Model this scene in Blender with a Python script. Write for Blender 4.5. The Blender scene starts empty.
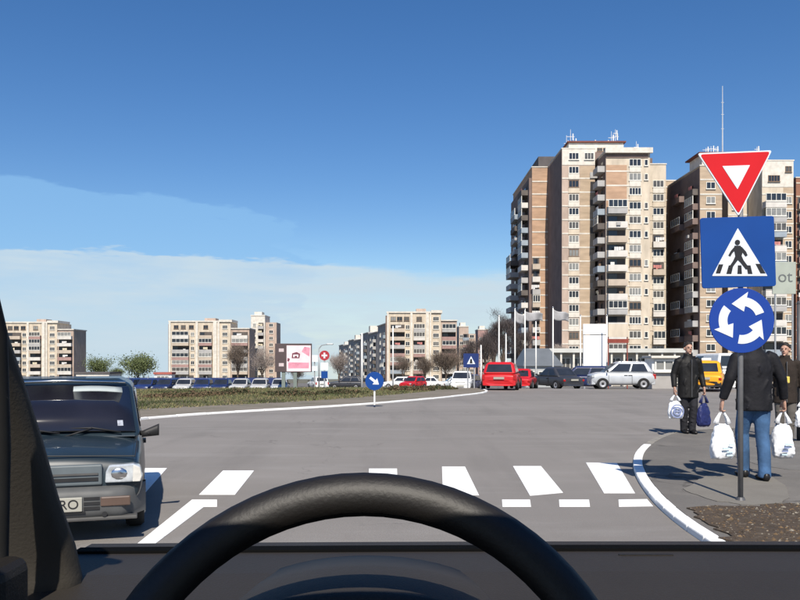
import bpy, bmesh, math, random
from mathutils import Vector, Matrix, noise as mnoise
R = math.radians
random.seed(7)
S = bpy.context.scene
COL = S.collection

# ------------------------------------------------------------------ camera
F = 800.0; CX = 400.0; HY = 362.0; EYE = 1.4
cam_d = bpy.data.cameras.new('camera')
cam = bpy.data.objects.new('camera', cam_d); COL.objects.link(cam)
cam.location = (0, 0, EYE); cam.rotation_euler = (R(90), 0, 0)
cam_d.sensor_width = 36; cam_d.lens = 36 * F / 800
cam_d.shift_y = (HY - 300) / 800
cam_d.clip_start = 0.05; cam_d.clip_end = 6000
S.camera = cam

# ------------------------------------------------------------------ light
SUN_EL = 46; SUN_AZ = Vector((0.04, -0.999)).normalized()
sun_dir = Vector((SUN_AZ.x * math.cos(R(SUN_EL)), SUN_AZ.y * math.cos(R(SUN_EL)), math.sin(R(SUN_EL))))
EXPOSURE = 0.55
w = bpy.data.worlds.new('World'); S.world = w; w.use_nodes = True
nt = w.node_tree; N = nt.nodes; Lk = nt.links
for n in list(N): N.remove(n)
out = N.new('ShaderNodeOutputWorld'); bg = N.new('ShaderNodeBackground'); bg.inputs['Strength'].default_value = 0.09
tc = N.new('ShaderNodeTexCoord'); sep = N.new('ShaderNodeSeparateXYZ'); Lk.new(tc.outputs['Generated'], sep.inputs[0])
mx = N.new('ShaderNodeMath'); mx.operation = 'MAXIMUM'; mx.inputs[1].default_value = 0.012; Lk.new(sep.outputs['Z'], mx.inputs[0])
cmb = N.new('ShaderNodeCombineXYZ'); Lk.new(sep.outputs['X'], cmb.inputs['X']); Lk.new(sep.outputs['Y'], cmb.inputs['Y']); Lk.new(mx.outputs[0], cmb.inputs['Z'])
sky = N.new('ShaderNodeTexSky'); sky.sky_type = 'NISHITA'; sky.sun_disc = False
sky.sun_elevation = R(SUN_EL); sky.sun_rotation = math.atan2(SUN_AZ.x, SUN_AZ.y)
sky.air_density = 1.0; sky.dust_density = 0.3; sky.ozone_density = 3.0
Lk.new(cmb.outputs[0], sky.inputs['Vector'])
hsv = N.new('ShaderNodeHueSaturation'); hsv.inputs['Saturation'].default_value = 1.28; hsv.inputs['Value'].default_value = 0.87; hsv.inputs['Hue'].default_value = 0.507; Lk.new(sky.outputs[0], hsv.inputs['Color'])
def wmath(op, a, b):
    m = N.new('ShaderNodeMath'); m.operation = op
    for i, v in enumerate((a, b)):
        if isinstance(v, (int, float)): m.inputs[i].default_value = v
        else: Lk.new(v, m.inputs[i])
    return m.outputs[0]
def wnoise(scale, detail, zs, rough=0.5):
    mp = N.new('ShaderNodeMapping'); mp.inputs['Scale'].default_value = (1, 1, zs); Lk.new(tc.outputs['Generated'], mp.inputs[0])
    nz = N.new('ShaderNodeTexNoise'); nz.inputs['Scale'].default_value = scale; nz.inputs['Detail'].default_value = detail
    nz.inputs['Roughness'].default_value = rough
    Lk.new(mp.outputs[0], nz.inputs['Vector']); return nz.outputs['Fac']
def wrange(v, a, b, lo, hi):
    m = N.new('ShaderNodeMapRange'); m.interpolation_type = 'SMOOTHSTEP'
    for i, k in enumerate((v, a, b, lo, hi)):
        if isinstance(k, (int, float)): m.inputs[i].default_value = k
        else: Lk.new(k, m.inputs[i])
    return m.outputs[0]
def wmix(f, a, b):
    m = N.new('ShaderNodeMix'); m.data_type = 'RGBA'
    Lk.new(f, m.inputs['Factor']); Lk.new(a, m.inputs['A'])
    if isinstance(b, tuple): m.inputs['B'].default_value = b
    else: Lk.new(b, m.inputs['B'])
    return m.outputs['Result']
z = sep.outputs['Z']
# a low hazy cloud bank with a thinner veil above it, all round the horizon
nz1 = wmath('SUBTRACT', wnoise(4.5, 5, 5, 0.62), 0.5)
e1 = wmath('ADD', wmath('ADD', z, wmath('MULTIPLY', sep.outputs['X'], 0.008)), wmath('MULTIPLY', nz1, 0.07))
bank = wrange(e1, 0.128, wrange(sep.outputs['X'], -0.2, 0.1, 0.123, 0.106), 0, 1)
lay = wmath('ADD', z, wmath('MULTIPLY', sep.outputs['X'], 0.05))
nz2 = wmath('SUBTRACT', wnoise(4.6, 5, 4, 0.6), 0.5)
patch_w = wrange(wmath('ADD', sep.outputs['X'], wmath('MULTIPLY', nz2, 0.5)), -0.11, -0.135, 0, 1)
veil = wmath('MULTIPLY', wmath('MULTIPLY', wrange(wmath('ADD', lay, wmath('MULTIPLY', nz2, 0.10)), 0.178, 0.171, 0, 1), patch_w), 0.62)
bmod = wmath('MULTIPLY', bank, wrange(wnoise(5, 7, 7, 0.62), 0.28, 0.68, 0.55, 1.0))
CS = 1 / 0.09 / (2 ** EXPOSURE)
c1 = wmix(veil, hsv.outputs[0], (0.27 * CS, 0.53 * CS, 0.86 * CS, 1))
c2 = wmix(bmod, c1, (0.59 * CS, 0.72 * CS, 0.81 * CS, 1))
Lk.new(c2, bg.inputs['Color']); Lk.new(bg.outputs[0], out.inputs[0])

sd = bpy.data.lights.new('sun', 'SUN'); sd.energy = 4.3; sd.angle = R(0.5); sd.color = (1.0, 0.93, 0.82)
so = bpy.data.objects.new('sun', sd); COL.objects.link(so)
so.rotation_euler = (-sun_dir).to_track_quat('-Z', 'Y').to_euler(); so.location = (20, -40, 60)
S.view_settings.view_transform = 'Standard'; S.view_settings.look = 'None'
S.view_settings.exposure = EXPOSURE; S.view_settings.gamma = 1

# ------------------------------------------------------------------ terrain profile
def gz(Y):
    if Y <= 42: return 0.0
    if Y <= 75: return -1.3 * (Y - 42) / 33
    if Y <= 120: return -1.3 - 1.0 * (Y - 75) / 45
    return -2.3 - 0.021 * (Y - 120)
def gp(px, py, z=0.0):            # pixel -> point on level ground at height z
    Y = (EYE - z) * F / (py - HY)
    return Vector(((px - CX) / F * Y, Y, z))
def wx(px, Y): return (px - CX) / F * Y
def wz(py, Y): return EYE + (HY - py) / F * Y

# ------------------------------------------------------------------ materials
MATS = {}
def mat(name, col, rough=0.8, var=0.12, scale=4.0, bump=0.0, bscale=60, metal=0.0, spec=0.3, detail=6, col2=None, stretch=None, coat=0.0, bdist=0.02):
    if name in MATS: return MATS[name]
    m = bpy.data.materials.new(name); m.use_nodes = True; MATS[name] = m
    t = m.node_tree; b = t.nodes['Principled BSDF']
    b.inputs['Roughness'].default_value = rough; b.inputs['Metallic'].default_value = metal
    b.inputs['Specular IOR Level'].default_value = spec
    if coat: b.inputs['Coat Weight'].default_value = coat; b.inputs['Coat Roughness'].default_value = 0.06
    tcn = t.nodes.new('ShaderNodeTexCoord'); src = tcn.outputs['Object']
    if stretch:
        mp = t.nodes.new('ShaderNodeMapping'); mp.inputs['Scale'].default_value = stretch
        t.links.new(src, mp.inputs[0]); src = mp.outputs[0]
    nz = t.nodes.new('ShaderNodeTexNoise'); nz.inputs['Scale'].default_value = scale; nz.inputs['Detail'].default_value = detail
    t.links.new(src, nz.inputs['Vector'])
    rp = t.nodes.new('ShaderNodeValToRGB'); rp.color_ramp.elements[0].position = 0.28; rp.color_ramp.elements[1].position = 0.72
    if col2 is None:
        a = [c * (1 - var) for c in col]; d = [min(1, c * (1 + var)) for c in col]
    else: a, d = col, col2
    rp.color_ramp.elements[0].color = (*a, 1); rp.color_ramp.elements[1].color = (*d, 1)
    t.links.new(nz.outputs['Fac'], rp.inputs[0]); t.links.new(rp.outputs[0], b.inputs['Base Color'])
    if bump:
        n2 = t.nodes.new('ShaderNodeTexNoise'); n2.inputs['Scale'].default_value = bscale; n2.inputs['Detail'].default_value = 4
        t.links.new(src, n2.inputs['Vector'])
        bp = t.nodes.new('ShaderNodeBump'); bp.inputs['Strength'].default_value = bump; bp.inputs['Distance'].default_value = bdist
        t.links.new(n2.outputs['Fac'], bp.inputs['Height']); t.links.new(bp.outputs[0], b.inputs['Normal'])
    return m
def mixmat(name, base, layers, rough=0.9, bump=0.3, bscale=40, spec=0.25):
    """base colour + list of (scale, lo, hi, colour, amount, stretch) noise layers"""
    if name in MATS: return MATS[name]
    m = bpy.data.materials.new(name); m.use_nodes = True; MATS[name] = m
    t = m.node_tree; b = t.nodes['Principled BSDF']; b.inputs['Roughness'].default_value = rough
    b.inputs['Specular IOR Level'].default_value = spec
    tcn = t.nodes.new('ShaderNodeTexCoord'); cur = None
    for sc, lo, hi, colr, amt, st in layers:
        mp = t.nodes.new('ShaderNodeMapping'); mp.inputs['Scale'].default_value = st or (1, 1, 1)
        mp.inputs['Location'].default_value = (sc * 1.7, sc * 0.3, 0)
        t.links.new(tcn.outputs['Object'], mp.inputs[0])
        nz = t.nodes.new('ShaderNodeTexNoise'); nz.inputs['Scale'].default_value = sc; nz.inputs['Detail'].default_value = 7
        nz.inputs['Roughness'].default_value = 0.6
        t.links.new(mp.outputs[0], nz.inputs['Vector'])
        mr = t.nodes.new('ShaderNodeMapRange'); mr.inputs[1].default_value = lo; mr.inputs[2].default_value = hi; mr.inputs[4].default_value = amt
        t.links.new(nz.outputs['Fac'], mr.inputs[0])
        mxn = t.nodes.new('ShaderNodeMix'); mxn.data_type = 'RGBA'; mxn.inputs['B'].default_value = (*colr, 1)
        if cur is None: mxn.inputs['A'].default_value = (*base, 1)
        else: t.links.new(cur, mxn.inputs['A'])
        t.links.new(mr.outputs[0], mxn.inputs['Factor']); cur = mxn.outputs['Result']
    t.links.new(cur, b.inputs['Base Color'])
    n2 = t.nodes.new('ShaderNodeTexNoise'); n2.inputs['Scale'].default_value = bscale; n2.inputs['Detail'].default_value = 5
    t.links.new(tcn.outputs['Object'], n2.inputs['Vector'])
    bp = t.nodes.new('ShaderNodeBump'); bp.inputs['Strength'].default_value = bump; bp.inputs['Distance'].default_value = 0.01
    t.links.new(n2.outputs['Fac'], bp.inputs['Height']); t.links.new(bp.outputs[0], b.inputs['Normal'])
    return m

# ------------------------------------------------------------------ mesh helpers
class MB:
    def __init__(s): s.v = []; s.f = []; s.m = []; s.mi = 0
    def add(s, vs, fs):
        o = len(s.v); s.v += [tuple(v) for v in vs]
        for f in fs: s.f.append([i + o for i in f]); s.m.append(s.mi)
        return s
    def box(s, x0, x1, y0, y1, z0, z1, M=None):
        vs = [Vector((x, y, zz)) for zz in (z0, z1) for y in (y0, y1) for x in (x0, x1)]
        if M is not None: vs = [M @ v for v in vs]
        return s.add(vs, [(0, 2, 3, 1), (4, 5, 7, 6), (0, 1, 5, 4), (2, 6, 7, 3), (0, 4, 6, 2), (1, 3, 7, 5)])
    def quad(s, a, b, c, d): return s.add([a, b, c, d], [(0, 1, 2, 3)])
    def loft(s, rings, cap=True, closed=True):
        n = len(rings[0]); vs = [p for r in rings for p in r]; fs = []
        for i in range(len(rings) - 1):
            for j in range(n if closed else n - 1):
                k = (j + 1) % n
                fs.append((i * n + j, i * n + k, (i + 1) * n + k, (i + 1) * n + j))
        if cap:
            fs.append(tuple(range(n))[::-1]); fs.append(tuple(range((len(rings) - 1) * n, len(rings) * n)))
        return s.add(vs, fs)
    def tube(s, pts, rad, n=8, flat=(1, 1), cap=True):
        pts = [Vector(p) for p in pts]; rings = []
        if not isinstance(rad, (list, tuple)): rad = [rad] * len(pts)
        ref = None
        for i, p in enumerate(pts):
            d = (pts[min(i + 1, len(pts) - 1)] - pts[max(i - 1, 0)]).normalized()
            if ref is None:
                ref = Vector((1, 0, 0)) if abs(d.x) < 0.9 else Vector((0, 1, 0))
            u = (ref - d * ref.dot(d)).normalized(); ref = u
            vv = d.cross(u)
            r = rad[i]
            rings.append([p + u * math.cos(2 * math.pi * k / n) * r * flat[0] + vv * math.sin(2 * math.pi * k / n) * r * flat[1] for k in range(n)])
        return s.loft(rings, cap)
    def ell(s, c, rx, ry, rz, n=14, m=9, M=None):
        rings = []
        for i in range(m):
            a = -math.pi / 2 + math.pi * (i + 0.02) / (m - 1 + 0.04)
            ring = [Vector((c[0] + rx * math.cos(a) * math.cos(2 * math.pi * k / n), c[1] + ry * math.cos(a) * math.sin(2 * math.pi * k / n), c[2] + rz * math.sin(a))) for k in range(n)]
            if M is not None: ring = [M @ p for p in ring]
            rings.append(ring)
        return s.loft(rings)
    def prism(s, poly, y0, y1, M=None):
        """polygon in XZ, extruded y0 -> y1"""
        n = len(poly)
        vs = [Vector((p[0], y0, p[1])) for p in poly] + [Vector((p[0], y1, p[1])) for p in poly]
        if M is not None: vs = [M @ v for v in vs]
        fs = [tuple(range(n)), tuple(range(2 * n - 1, n - 1, -1))]
        for i in range(n):
            j = (i + 1) % n; fs.append((i, i + n, j + n, j))
        return s.add(vs, fs)
    def slab(s, poly, z0, z1):
        """polygon in XY, extruded z0 -> z1"""
        n = len(poly); vs = [Vector((p[0], p[1], z0)) for p in poly] + [Vector((p[0], p[1], z1)) for p in poly]
        fs = [tuple(range(n))[::-1], tuple(range(n, 2 * n))]
        for i in range(n):
            j = (i + 1) % n; fs.append((i, j, j + n, i + n))
        return s.add(vs, fs)
    def mesh(s, name, mats, smooth=False):
        me = bpy.data.meshes.new(name); me.from_pydata(s.v, [], s.f)
        if not isinstance(mats, (list, tuple)): mats = [mats]
        for q in mats: me.materials.append(q)
        if len(mats) > 1: me.polygons.foreach_set('material_index', s.m)
        bm = bmesh.new(); bm.from_mesh(me); bmesh.ops.recalc_face_normals(bm, faces=bm.faces); bm.to_mesh(me); bm.free()
        if smooth: me.polygons.foreach_set('use_smooth', [True] * len(me.polygons))
        me.update(); return me
    def build(s, name, mats, parent=None, loc=(0, 0, 0), smooth=False, bevel=0, subsurf=0, remesh=0, seg=2):
        me = s.mesh(name, mats, smooth); return inst(name, me, parent, loc, 0, bevel, subsurf, remesh, seg)
def inst(name, me, parent=None, loc=(0, 0, 0), rz=0, bevel=0, subsurf=0, remesh=0, seg=2, scale=None):
    o = bpy.data.objects.new(name, me); COL.objects.link(o); o.location = loc; o.rotation_euler = (0, 0, rz)
    if scale: o.scale = scale
    if parent: o.parent = parent
    if remesh:
        md = o.modifiers.new('r', 'REMESH'); md.mode = 'VOXEL'; md.voxel_size = remesh; md.use_smooth_shade = True
        sm = o.modifiers.new('s', 'SMOOTH'); sm.factor = 0.5; sm.iterations = 4
    if bevel:
        md = o.modifiers.new('b', 'BEVEL'); md.width = bevel; md.segments = seg; md.limit_method = 'ANGLE'; md.angle_limit = R(35)
    if subsurf:
        md = o.modifiers.new('u', 'SUBSURF'); md.levels = subsurf; md.render_levels = subsurf
    return o
def thing(name, label, cat, loc=(0, 0, 0), rz=0, group=None):
    o = bpy.data.objects.new(name, None); COL.objects.link(o); o.location = loc; o.rotation_euler = (0, 0, rz)
    o.empty_display_size = 0.2
    return tag(o, label, cat, group)
def tag(o, label, cat, group=None, kind=None):
    o['label'] = label
    if cat: o['category'] = cat
    if group: o['group'] = group
    if kind: o['kind'] = kind
    return o
def structure(o): o['kind'] = 'structure'; return o
def stuff(o): o['kind'] = 'stuff'; return o
def text_mesh(txt, size, m, extrude=0.002):
    c = bpy.data.curves.new('text', 'FONT'); c.body = txt; c.size = size; c.extrude = extrude; c.align_x = 'CENTER'; c.align_y = 'CENTER'
    o = bpy.data.objects.new('text', c); COL.objects.link(o)
    dg = bpy.context.evaluated_depsgraph_get(); me = bpy.data.meshes.new_from_object(o.evaluated_get(dg))
    bpy.data.objects.remove(o); bpy.data.curves.remove(c)
    me.materials.clear(); me.materials.append(m); return me

# ------------------------------------------------------------------ common materials
def add_cracks(m, scale, width, col, amt):
    t = m.node_tree; bs = t.nodes['Principled BSDF']; lk = bs.inputs['Base Color'].links[0]; src = lk.from_socket
    tcn = t.nodes.new('ShaderNodeTexCoord'); nz = t.nodes.new('ShaderNodeTexNoise'); nz.inputs['Scale'].default_value = 1.3; nz.inputs['Detail'].default_value = 5
    t.links.new(tcn.outputs['Object'], nz.inputs['Vector'])
    ad = t.nodes.new('ShaderNodeVectorMath'); ad.operation = 'MULTIPLY_ADD'; ad.inputs[1].default_value = (1.6, 1.6, 0); t.links.new(nz.outputs['Color'], ad.inputs[0]); t.links.new(tcn.outputs['Object'], ad.inputs[2])
    vo = t.nodes.new('ShaderNodeTexVoronoi'); vo.feature = 'DISTANCE_TO_EDGE'; vo.inputs['Scale'].default_value = scale; t.links.new(ad.outputs[0], vo.inputs['Vector'])
    mr = t.nodes.new('ShaderNodeMapRange'); mr.inputs[1].default_value = width; mr.inputs[2].default_value = width * .3; mr.inputs[3].default_value = 0; mr.inputs[4].default_value = amt; t.links.new(vo.outputs['Distance'], mr.inputs[0])
    n3 = t.nodes.new('ShaderNodeTexNoise'); n3.inputs['Scale'].default_value = .35; t.links.new(tcn.outputs['Object'], n3.inputs['Vector'])
    m3 = t.nodes.new('ShaderNodeMapRange'); m3.inputs[1].default_value = .46; m3.inputs[2].default_value = .58; t.links.new(n3.outputs['Fac'], m3.inputs[0])
    mu = t.nodes.new('ShaderNodeMath'); mu.operation = 'MULTIPLY'; t.links.new(mr.outputs[0], mu.inputs[0]); t.links.new(m3.outputs[0], mu.inputs[1])
    mx_ = t.nodes.new('ShaderNodeMix'); mx_.data_type = 'RGBA'; mx_.inputs['B'].default_value = (*col, 1); t.links.new(mu.outputs[0], mx_.inputs['Factor']); t.links.new(src, mx_.inputs['A']); t.links.new(mx_.outputs['Result'], bs.inputs['Base Color'])
asphalt = mixmat('asphalt', (0.236, 0.218, 0.202), [
    (0.12, 0.40, 0.62, (0.195, 0.180, 0.166), 0.95, (0.45, 1.8, 1)),
    (0.55, 0.50, 0.66, (0.17, 0.157, 0.145), 0.55, (2.2, 0.25, 1)),
    (0.8, 0.52, 0.75, (0.285, 0.27, 0.255), 0.6, (0.5, 1.6, 1)),
    (60, 0.45, 0.75, (0.15, 0.142, 0.135), 0.5, None),
    (170, 0.55, 0.8, (0.38, 0.37, 0.35), 0.5, None)], rough=0.88, bump=0.5, bscale=130)
concrete = mixmat('pavement_concrete', (0.165, 0.153, 0.138), [
    (0.5, 0.42, 0.58, (0.135, 0.126, 0.115), 0.9, None),
    (3.0, 0.5, 0.75, (0.19, 0.176, 0.157), 0.6, None),
    (25, 0.5, 0.75, (0.11, 0.10, 0.09), 0.5, None)], rough=0.92, bump=0.4, bscale=60)
add_cracks(asphalt, .22, .004, (.10, .092, .085), .5); add_cracks(concrete, .5, .012, (.05, .045, .04), .8)
dirtm = mixmat('bare_dirt', (0.075, 0.056, 0.040), [
    (2.0, 0.4, 0.65, (0.055, 0.042, 0.032), 0.9, None),
    (14, 0.55, 0.72, (0.19, 0.155, 0.115), 0.7, None)], rough=1.0, bump=1.0, bscale=25)
groundm = mixmat('dry_ground', (0.15, 0.14, 0.12), [
    (0.05, 0.4, 0.65, (0.10, 0.11, 0.06), 0.8, None), (1.0, 0.5, 0.75, (0.19, 0.18, 0.16), 0.6, None)], rough=1, bump=0.2, bscale=5)
turfm = mixmat('turf_soil', (0.085, 0.085, 0.040), [
    (0.35, 0.42, 0.62, (0.11, 0.085, 0.055), 0.8, None), (6, 0.5, 0.75, (0.12, 0.125, 0.055), 0.6, None)], rough=1, bump=0.8, bscale=12)
verge = mixmat('worn_verge', (0.19, 0.165, 0.135), [
    (0.7, 0.45, 0.65, (0.13, 0.12, 0.085), 0.8, None), (15, 0.5, 0.75, (0.25, 0.225, 0.19), 0.6, None)], rough=1, bump=0.5, bscale=30)
paint = mixmat('road_paint', (0.84, 0.84, 0.82), [
    (14, 0.60, 0.72, (0.42, 0.40, 0.38), 0.55, None), (90, 0.62, 0.75, (0.30, 0.28, 0.26), 0.5, None)], rough=0.7, bump=0.25, bscale=130)
kerb_white = mixmat('kerb_white_paint', (0.82, 0.82, 0.80), [
    (9, 0.6, 0.75, (0.45, 0.43, 0.40), 0.6, None)], rough=0.75, bump=0.3, bscale=70)
black_rub = mat('black_rubber', (0.018, 0.018, 0.018), 0.85, 0.2, 20)
chrome = mat('chrome', (0.6, 0.6, 0.6), 0.2, 0.05, metal=1)
steel = mat('galvanised_steel', (0.36, 0.37, 0.38), 0.5, 0.12, 9, metal=0.6)
dark_steel = mat('dark_grey_steel', (0.10, 0.10, 0.105), 0.55, 0.15, 9, metal=0.4)
pole_white = mat('white_pole_paint', (0.72, 0.71, 0.68), 0.5, 0.08, 6)
sign_blue = mat('sign_blue', (0.005, 0.05, 0.23), 0.6, 0.06, 3, spec=0.2)
sign_red = mat('sign_red', (0.52, 0.008, 0.014), 0.6, 0.06, 3, spec=0.2)
sign_white = mat('sign_white', (0.62, 0.66, 0.70), 0.6, 0.03, 3, spec=0.2)
sign_black = mat('sign_black', (0.02, 0.02, 0.022), 0.45, 0.1, 3)
glass_dark = mat('dark_window_glass', (0.022, 0.026, 0.034), 0.08, 0.3, 1.5, spec=0.6)
# ------------------------------------------------------------------ ground, road
ys = [-60, 0, 20, 42, 50, 60, 75, 95, 120, 160, 220, 320, 500, 900, 1600, 3000]
m = MB()
for i in range(len(ys) - 1):
    a, b = ys[i], ys[i + 1]
    m.quad((-2500, a, gz(a) - 0.012), (2500, a, gz(a) - 0.012), (2500, b, gz(b) - 0.012), (-2500, b, gz(b) - 0.012))
structure(m.build('ground', groundm))
m = MB(); yy = [-18, 0, 20, 42, 50, 60, 75]
for i in range(len(yy) - 1):
    a, b = yy[i], yy[i + 1]
    m.quad((-70, a, gz(a)), (70, a, gz(a)), (70, b, gz(b)), (-70, b, gz(b)))
structure(m.build('road', asphalt))
m = MB(); yy = [75.2, 95, 120, 160, 215]
for i in range(len(yy) - 1):
    a, b = yy[i], yy[i + 1]
    m.quad((-60, a, gz(a) + 0.004), (110, a, gz(a) + 0.004), (110, b, gz(b) + 0.004), (-60, b, gz(b) + 0.004))
structure(m.build('car_park_pavement', mixmat('far_asphalt', (0.17, 0.16, 0.15), [(0.2, 0.4, 0.65, (0.12, 0.115, 0.11), 0.8, None)], bump=0.1)))

# painted markings: each stripe its own piece, lying 4 mm above the road
def stripe(parent, px, name='stripe'):
    pts = [gp(x, y, 0.004) for x, y in px]
    c = sum(pts, Vector()) / len(pts)
    mm = MB(); mm.slab([(p.x - c.x, p.y - c.y) for p in pts], -0.003, 0.0)
    return mm.build(name, paint, parent, c)
root = bpy.data.objects.new('zebra_crossing', None); COL.objects.link(root); structure(root)
for q in ([(145, 468), (167, 468), (143, 495), (116, 495)], [(223, 470.5), (254, 470.5), (235, 494.5), (199, 494.5)],
          [(369, 468.5), (397, 468.5), (398, 495), (368, 495)],
          [(442, 466.5), (465, 466.5), (479, 495), (443, 495)], [(513, 466), (541, 466), (563, 492.5), (530, 495.5)],
          [(586, 462.5), (617, 463), (635, 493), (604, 493)]):
    stripe(root, q)
root = bpy.data.objects.new('give_way_line', None); COL.objects.link(root); structure(root)
for q in ([(502, 499.5), (530, 499.5), (531, 506.5), (502.5, 506.5)], [(559, 499.5), (589, 499.5), (590, 506.5), (559.5, 506.5)],
          [(618.5, 499.5), (647, 499), (653, 506), (619, 506.5)],
          [(440, 499.5), (470, 499.5), (470.5, 506.5), (440.5, 506.5)], [(380, 499.5), (410, 499.5), (410.5, 506.5), (380, 506.5)],
          [(320, 499.5), (350, 499.5), (350, 506.5), (320, 506.5)]):
    stripe(root, q, 'dash')
root = bpy.data.objects.new('lane_edge_line', None); COL.objects.link(root); structure(root)
stripe(root, [(192, 499.5), (217, 499.5), (217, 506.5), (204, 506.6), (140, 555), (123, 555)], 'line')

# ------------------------------------------------------------------ pavement corner on the right, with painted kerb stones
KZ = 0.055
outer_px = [(790, 600), (750, 568), (712, 541), (688, 526), (668, 511), (652, 496), (641, 482), (634.5, 470), (632.5, 460), (636, 450), (646, 442)]
outer = [gp(x, y, KZ) for x, y in outer_px]
outer2 = outer + [gp(x, y, KZ) for x, y in [(657, 436), (672, 431), (700, 428), (760, 426), (860, 424.5), (1000, 423.5)]]
def off(poly, d):
    res = []
    for i, p in enumerate(poly):
        a = poly[max(i - 1, 0)]; b = poly[min(i + 1, len(poly) - 1)]
        t = (b - a); t.z = 0; t.normalize(); res.append(p + Vector((t.y, -t.x, 0)) * d)
    return res
def resample(poly, step):
    ptsr = [poly[0]]; carry = 0.0
    for a, b in zip(poly, poly[1:]):
        L = (b - a).length; t = step - carry
        while t < L:
            ptsr.append(a.lerp(b, t / L)); t += step
        carry = L - (t - step)
    return ptsr
kerb_grey = mixmat('kerb_concrete', (0.24, 0.225, 0.20), [(5, 0.5, 0.7, (0.15, 0.14, 0.125), 0.7, None)], bump=0.5)
# smooth the line then cut into stones
def chaikin(p, n=2):
    for _ in range(n):
        q = [p[0]]
        for a, b in zip(p, p[1:]): q += [a.lerp(b, 0.25), a.lerp(b, 0.75)]
        q.append(p[-1]); p = q
    return p
kl = chaikin(outer2, 2)
st = resample(kl, 0.42)
root = bpy.data.objects.new('kerb', None); COL.objects.link(root); structure(root)
ko = off(st, 0.12)
for i in range(len(st) - 1):
    g = 0.004
    a, b, c, d = st[i], st[i + 1], ko[i + 1], ko[i]
    t = (b - a).normalized() * g
    cen = (a + b + c + d) / 4
    mm = MB(); mm.slab([(p.x - cen.x, p.y - cen.y) for p in (a + t, b - t, c - t, d + t)], -KZ - 0.05, random.uniform(-0.004, 0.004))
    white = st[i].y < 13.05 and st[i].x < 5
    mm.build('kerb_stone', kerb_white if white else kerb_grey, root, cen, bevel=0.012)
pin = off(st, 0.125)
poly = [(p.x, p.y) for p in pin] + [(60, 17.0), (60, 3.0), (pin[0].x, 3.0)]
structure(MB().slab(poly, -0.05, KZ - 0.008).build('pavement', concrete))
# repair slabs in the pavement
root = bpy.data.objects.new('pavement_patches', None); COL.objects.link(root); structure(root)
patch = mixmat('pale_screed', (0.185, 0.172, 0.150), [(2.2, 0.45, 0.65, (0.165, 0.152, 0.132), 0.9, None), (30, 0.5, 0.75, (0.15, 0.14, 0.12), 0.5, None)], bump=0.4)
patch2 = mixmat('dark_patch', (0.15, 0.142, 0.13), [(2.2, 0.45, 0.65, (0.185, 0.175, 0.16), 0.9, None), (30, 0.5, 0.75, (0.09, 0.085, 0.08), 0.5, None)], bump=0.4)
def flat_patch(px, mt, z, name):
    pts = [gp(x, y, z) for x, y in px]; c = sum(pts, Vector()) / len(pts)
    pts = [p + Vector((random.uniform(-.02, .02), random.uniform(-.04, .04), 0)) for p in chaikin(pts + [pts[0]], 2)[:-1]]
    return MB().slab([(p.x - c.x, p.y - c.y) for p in pts], -0.004, 0).build(name, mt, root, c)
flat_patch([(684, 490), (700, 476), (745, 470), (778, 478), (792, 497), (770, 505), (722, 503)], patch, KZ - 0.002, 'patch')
flat_patch([(715, 440), (840, 436), (850, 470), (800, 472), (735, 460)], patch2, KZ - 0.0035, 'patch')
# bare earth strip with leaf litter
dirt_px = [(692, 508), (725, 505), (755, 507), (800, 502), (900, 505), (980, 560), (900, 640), (800, 605), (755, 562), (718, 532)]
dp = chaikin([gp(x, y, KZ) for x, y in dirt_px], 2)
dp = [p + Vector((random.uniform(-.07, .07), random.uniform(-.05, .05), 0)) for p in resample(chaikin(dp, 1) + [dp[0]], .11)]
structure(MB().slab([(p.x, p.y) for p in dp], KZ - 0.02, KZ + 0.004).build('dirt_strip', dirtm))
litter = [mat('leaf_litter', (0.14, 0.092, 0.05), 0.9, 0.4, 9), mat('pale_grit', (0.22, 0.195, 0.155), 0.9, 0.3, 9), mat('dark_clod', (0.06, 0.046, 0.034), 1.0, 0.3, 9)]
m = MB()
def inpoly(x, y, P):
    r = False; j = len(P) - 1
    for i in range(len(P)):
        if (P[i].y > y) != (P[j].y > y) and x < (P[j].x - P[i].x) * (y - P[i].y) / (P[j].y - P[i].y) + P[i].x: r = not r
        j = i
    return r
n = 0
while n < 3200:
    x = random.uniform(1.5, 6.5); y = random.uniform(3.5, 8.2)
    if not inpoly(x, y, dp): continue
    n += 1; s_ = random.uniform(0.004, 0.012) * (2.2 if random.random() < .12 else 1); a = random.uniform(0, 6.28); zz = KZ + 0.005
    q = random.random(); m.mi = 0 if q < 0.35 else (1 if q < 0.5 else 2)
    dx, dy = math.cos(a) * s_, math.sin(a) * s_
    tip = Vector((x, y, zz + s_ * random.uniform(0.3, 0.9)))
    m.add([(x + dx, y + dy, zz), (x - dy, y + dx, zz), (x - dx, y - dy, zz), (x + dy, y - dx, zz), tip], [(0, 1, 4), (1, 2, 4), (2, 3, 4), (3, 0, 4)])
tag(m.build('leaf_litter', litter), 'dry leaves and grit scattered on the bare earth strip', 'leaf litter', kind='stuff')

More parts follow.
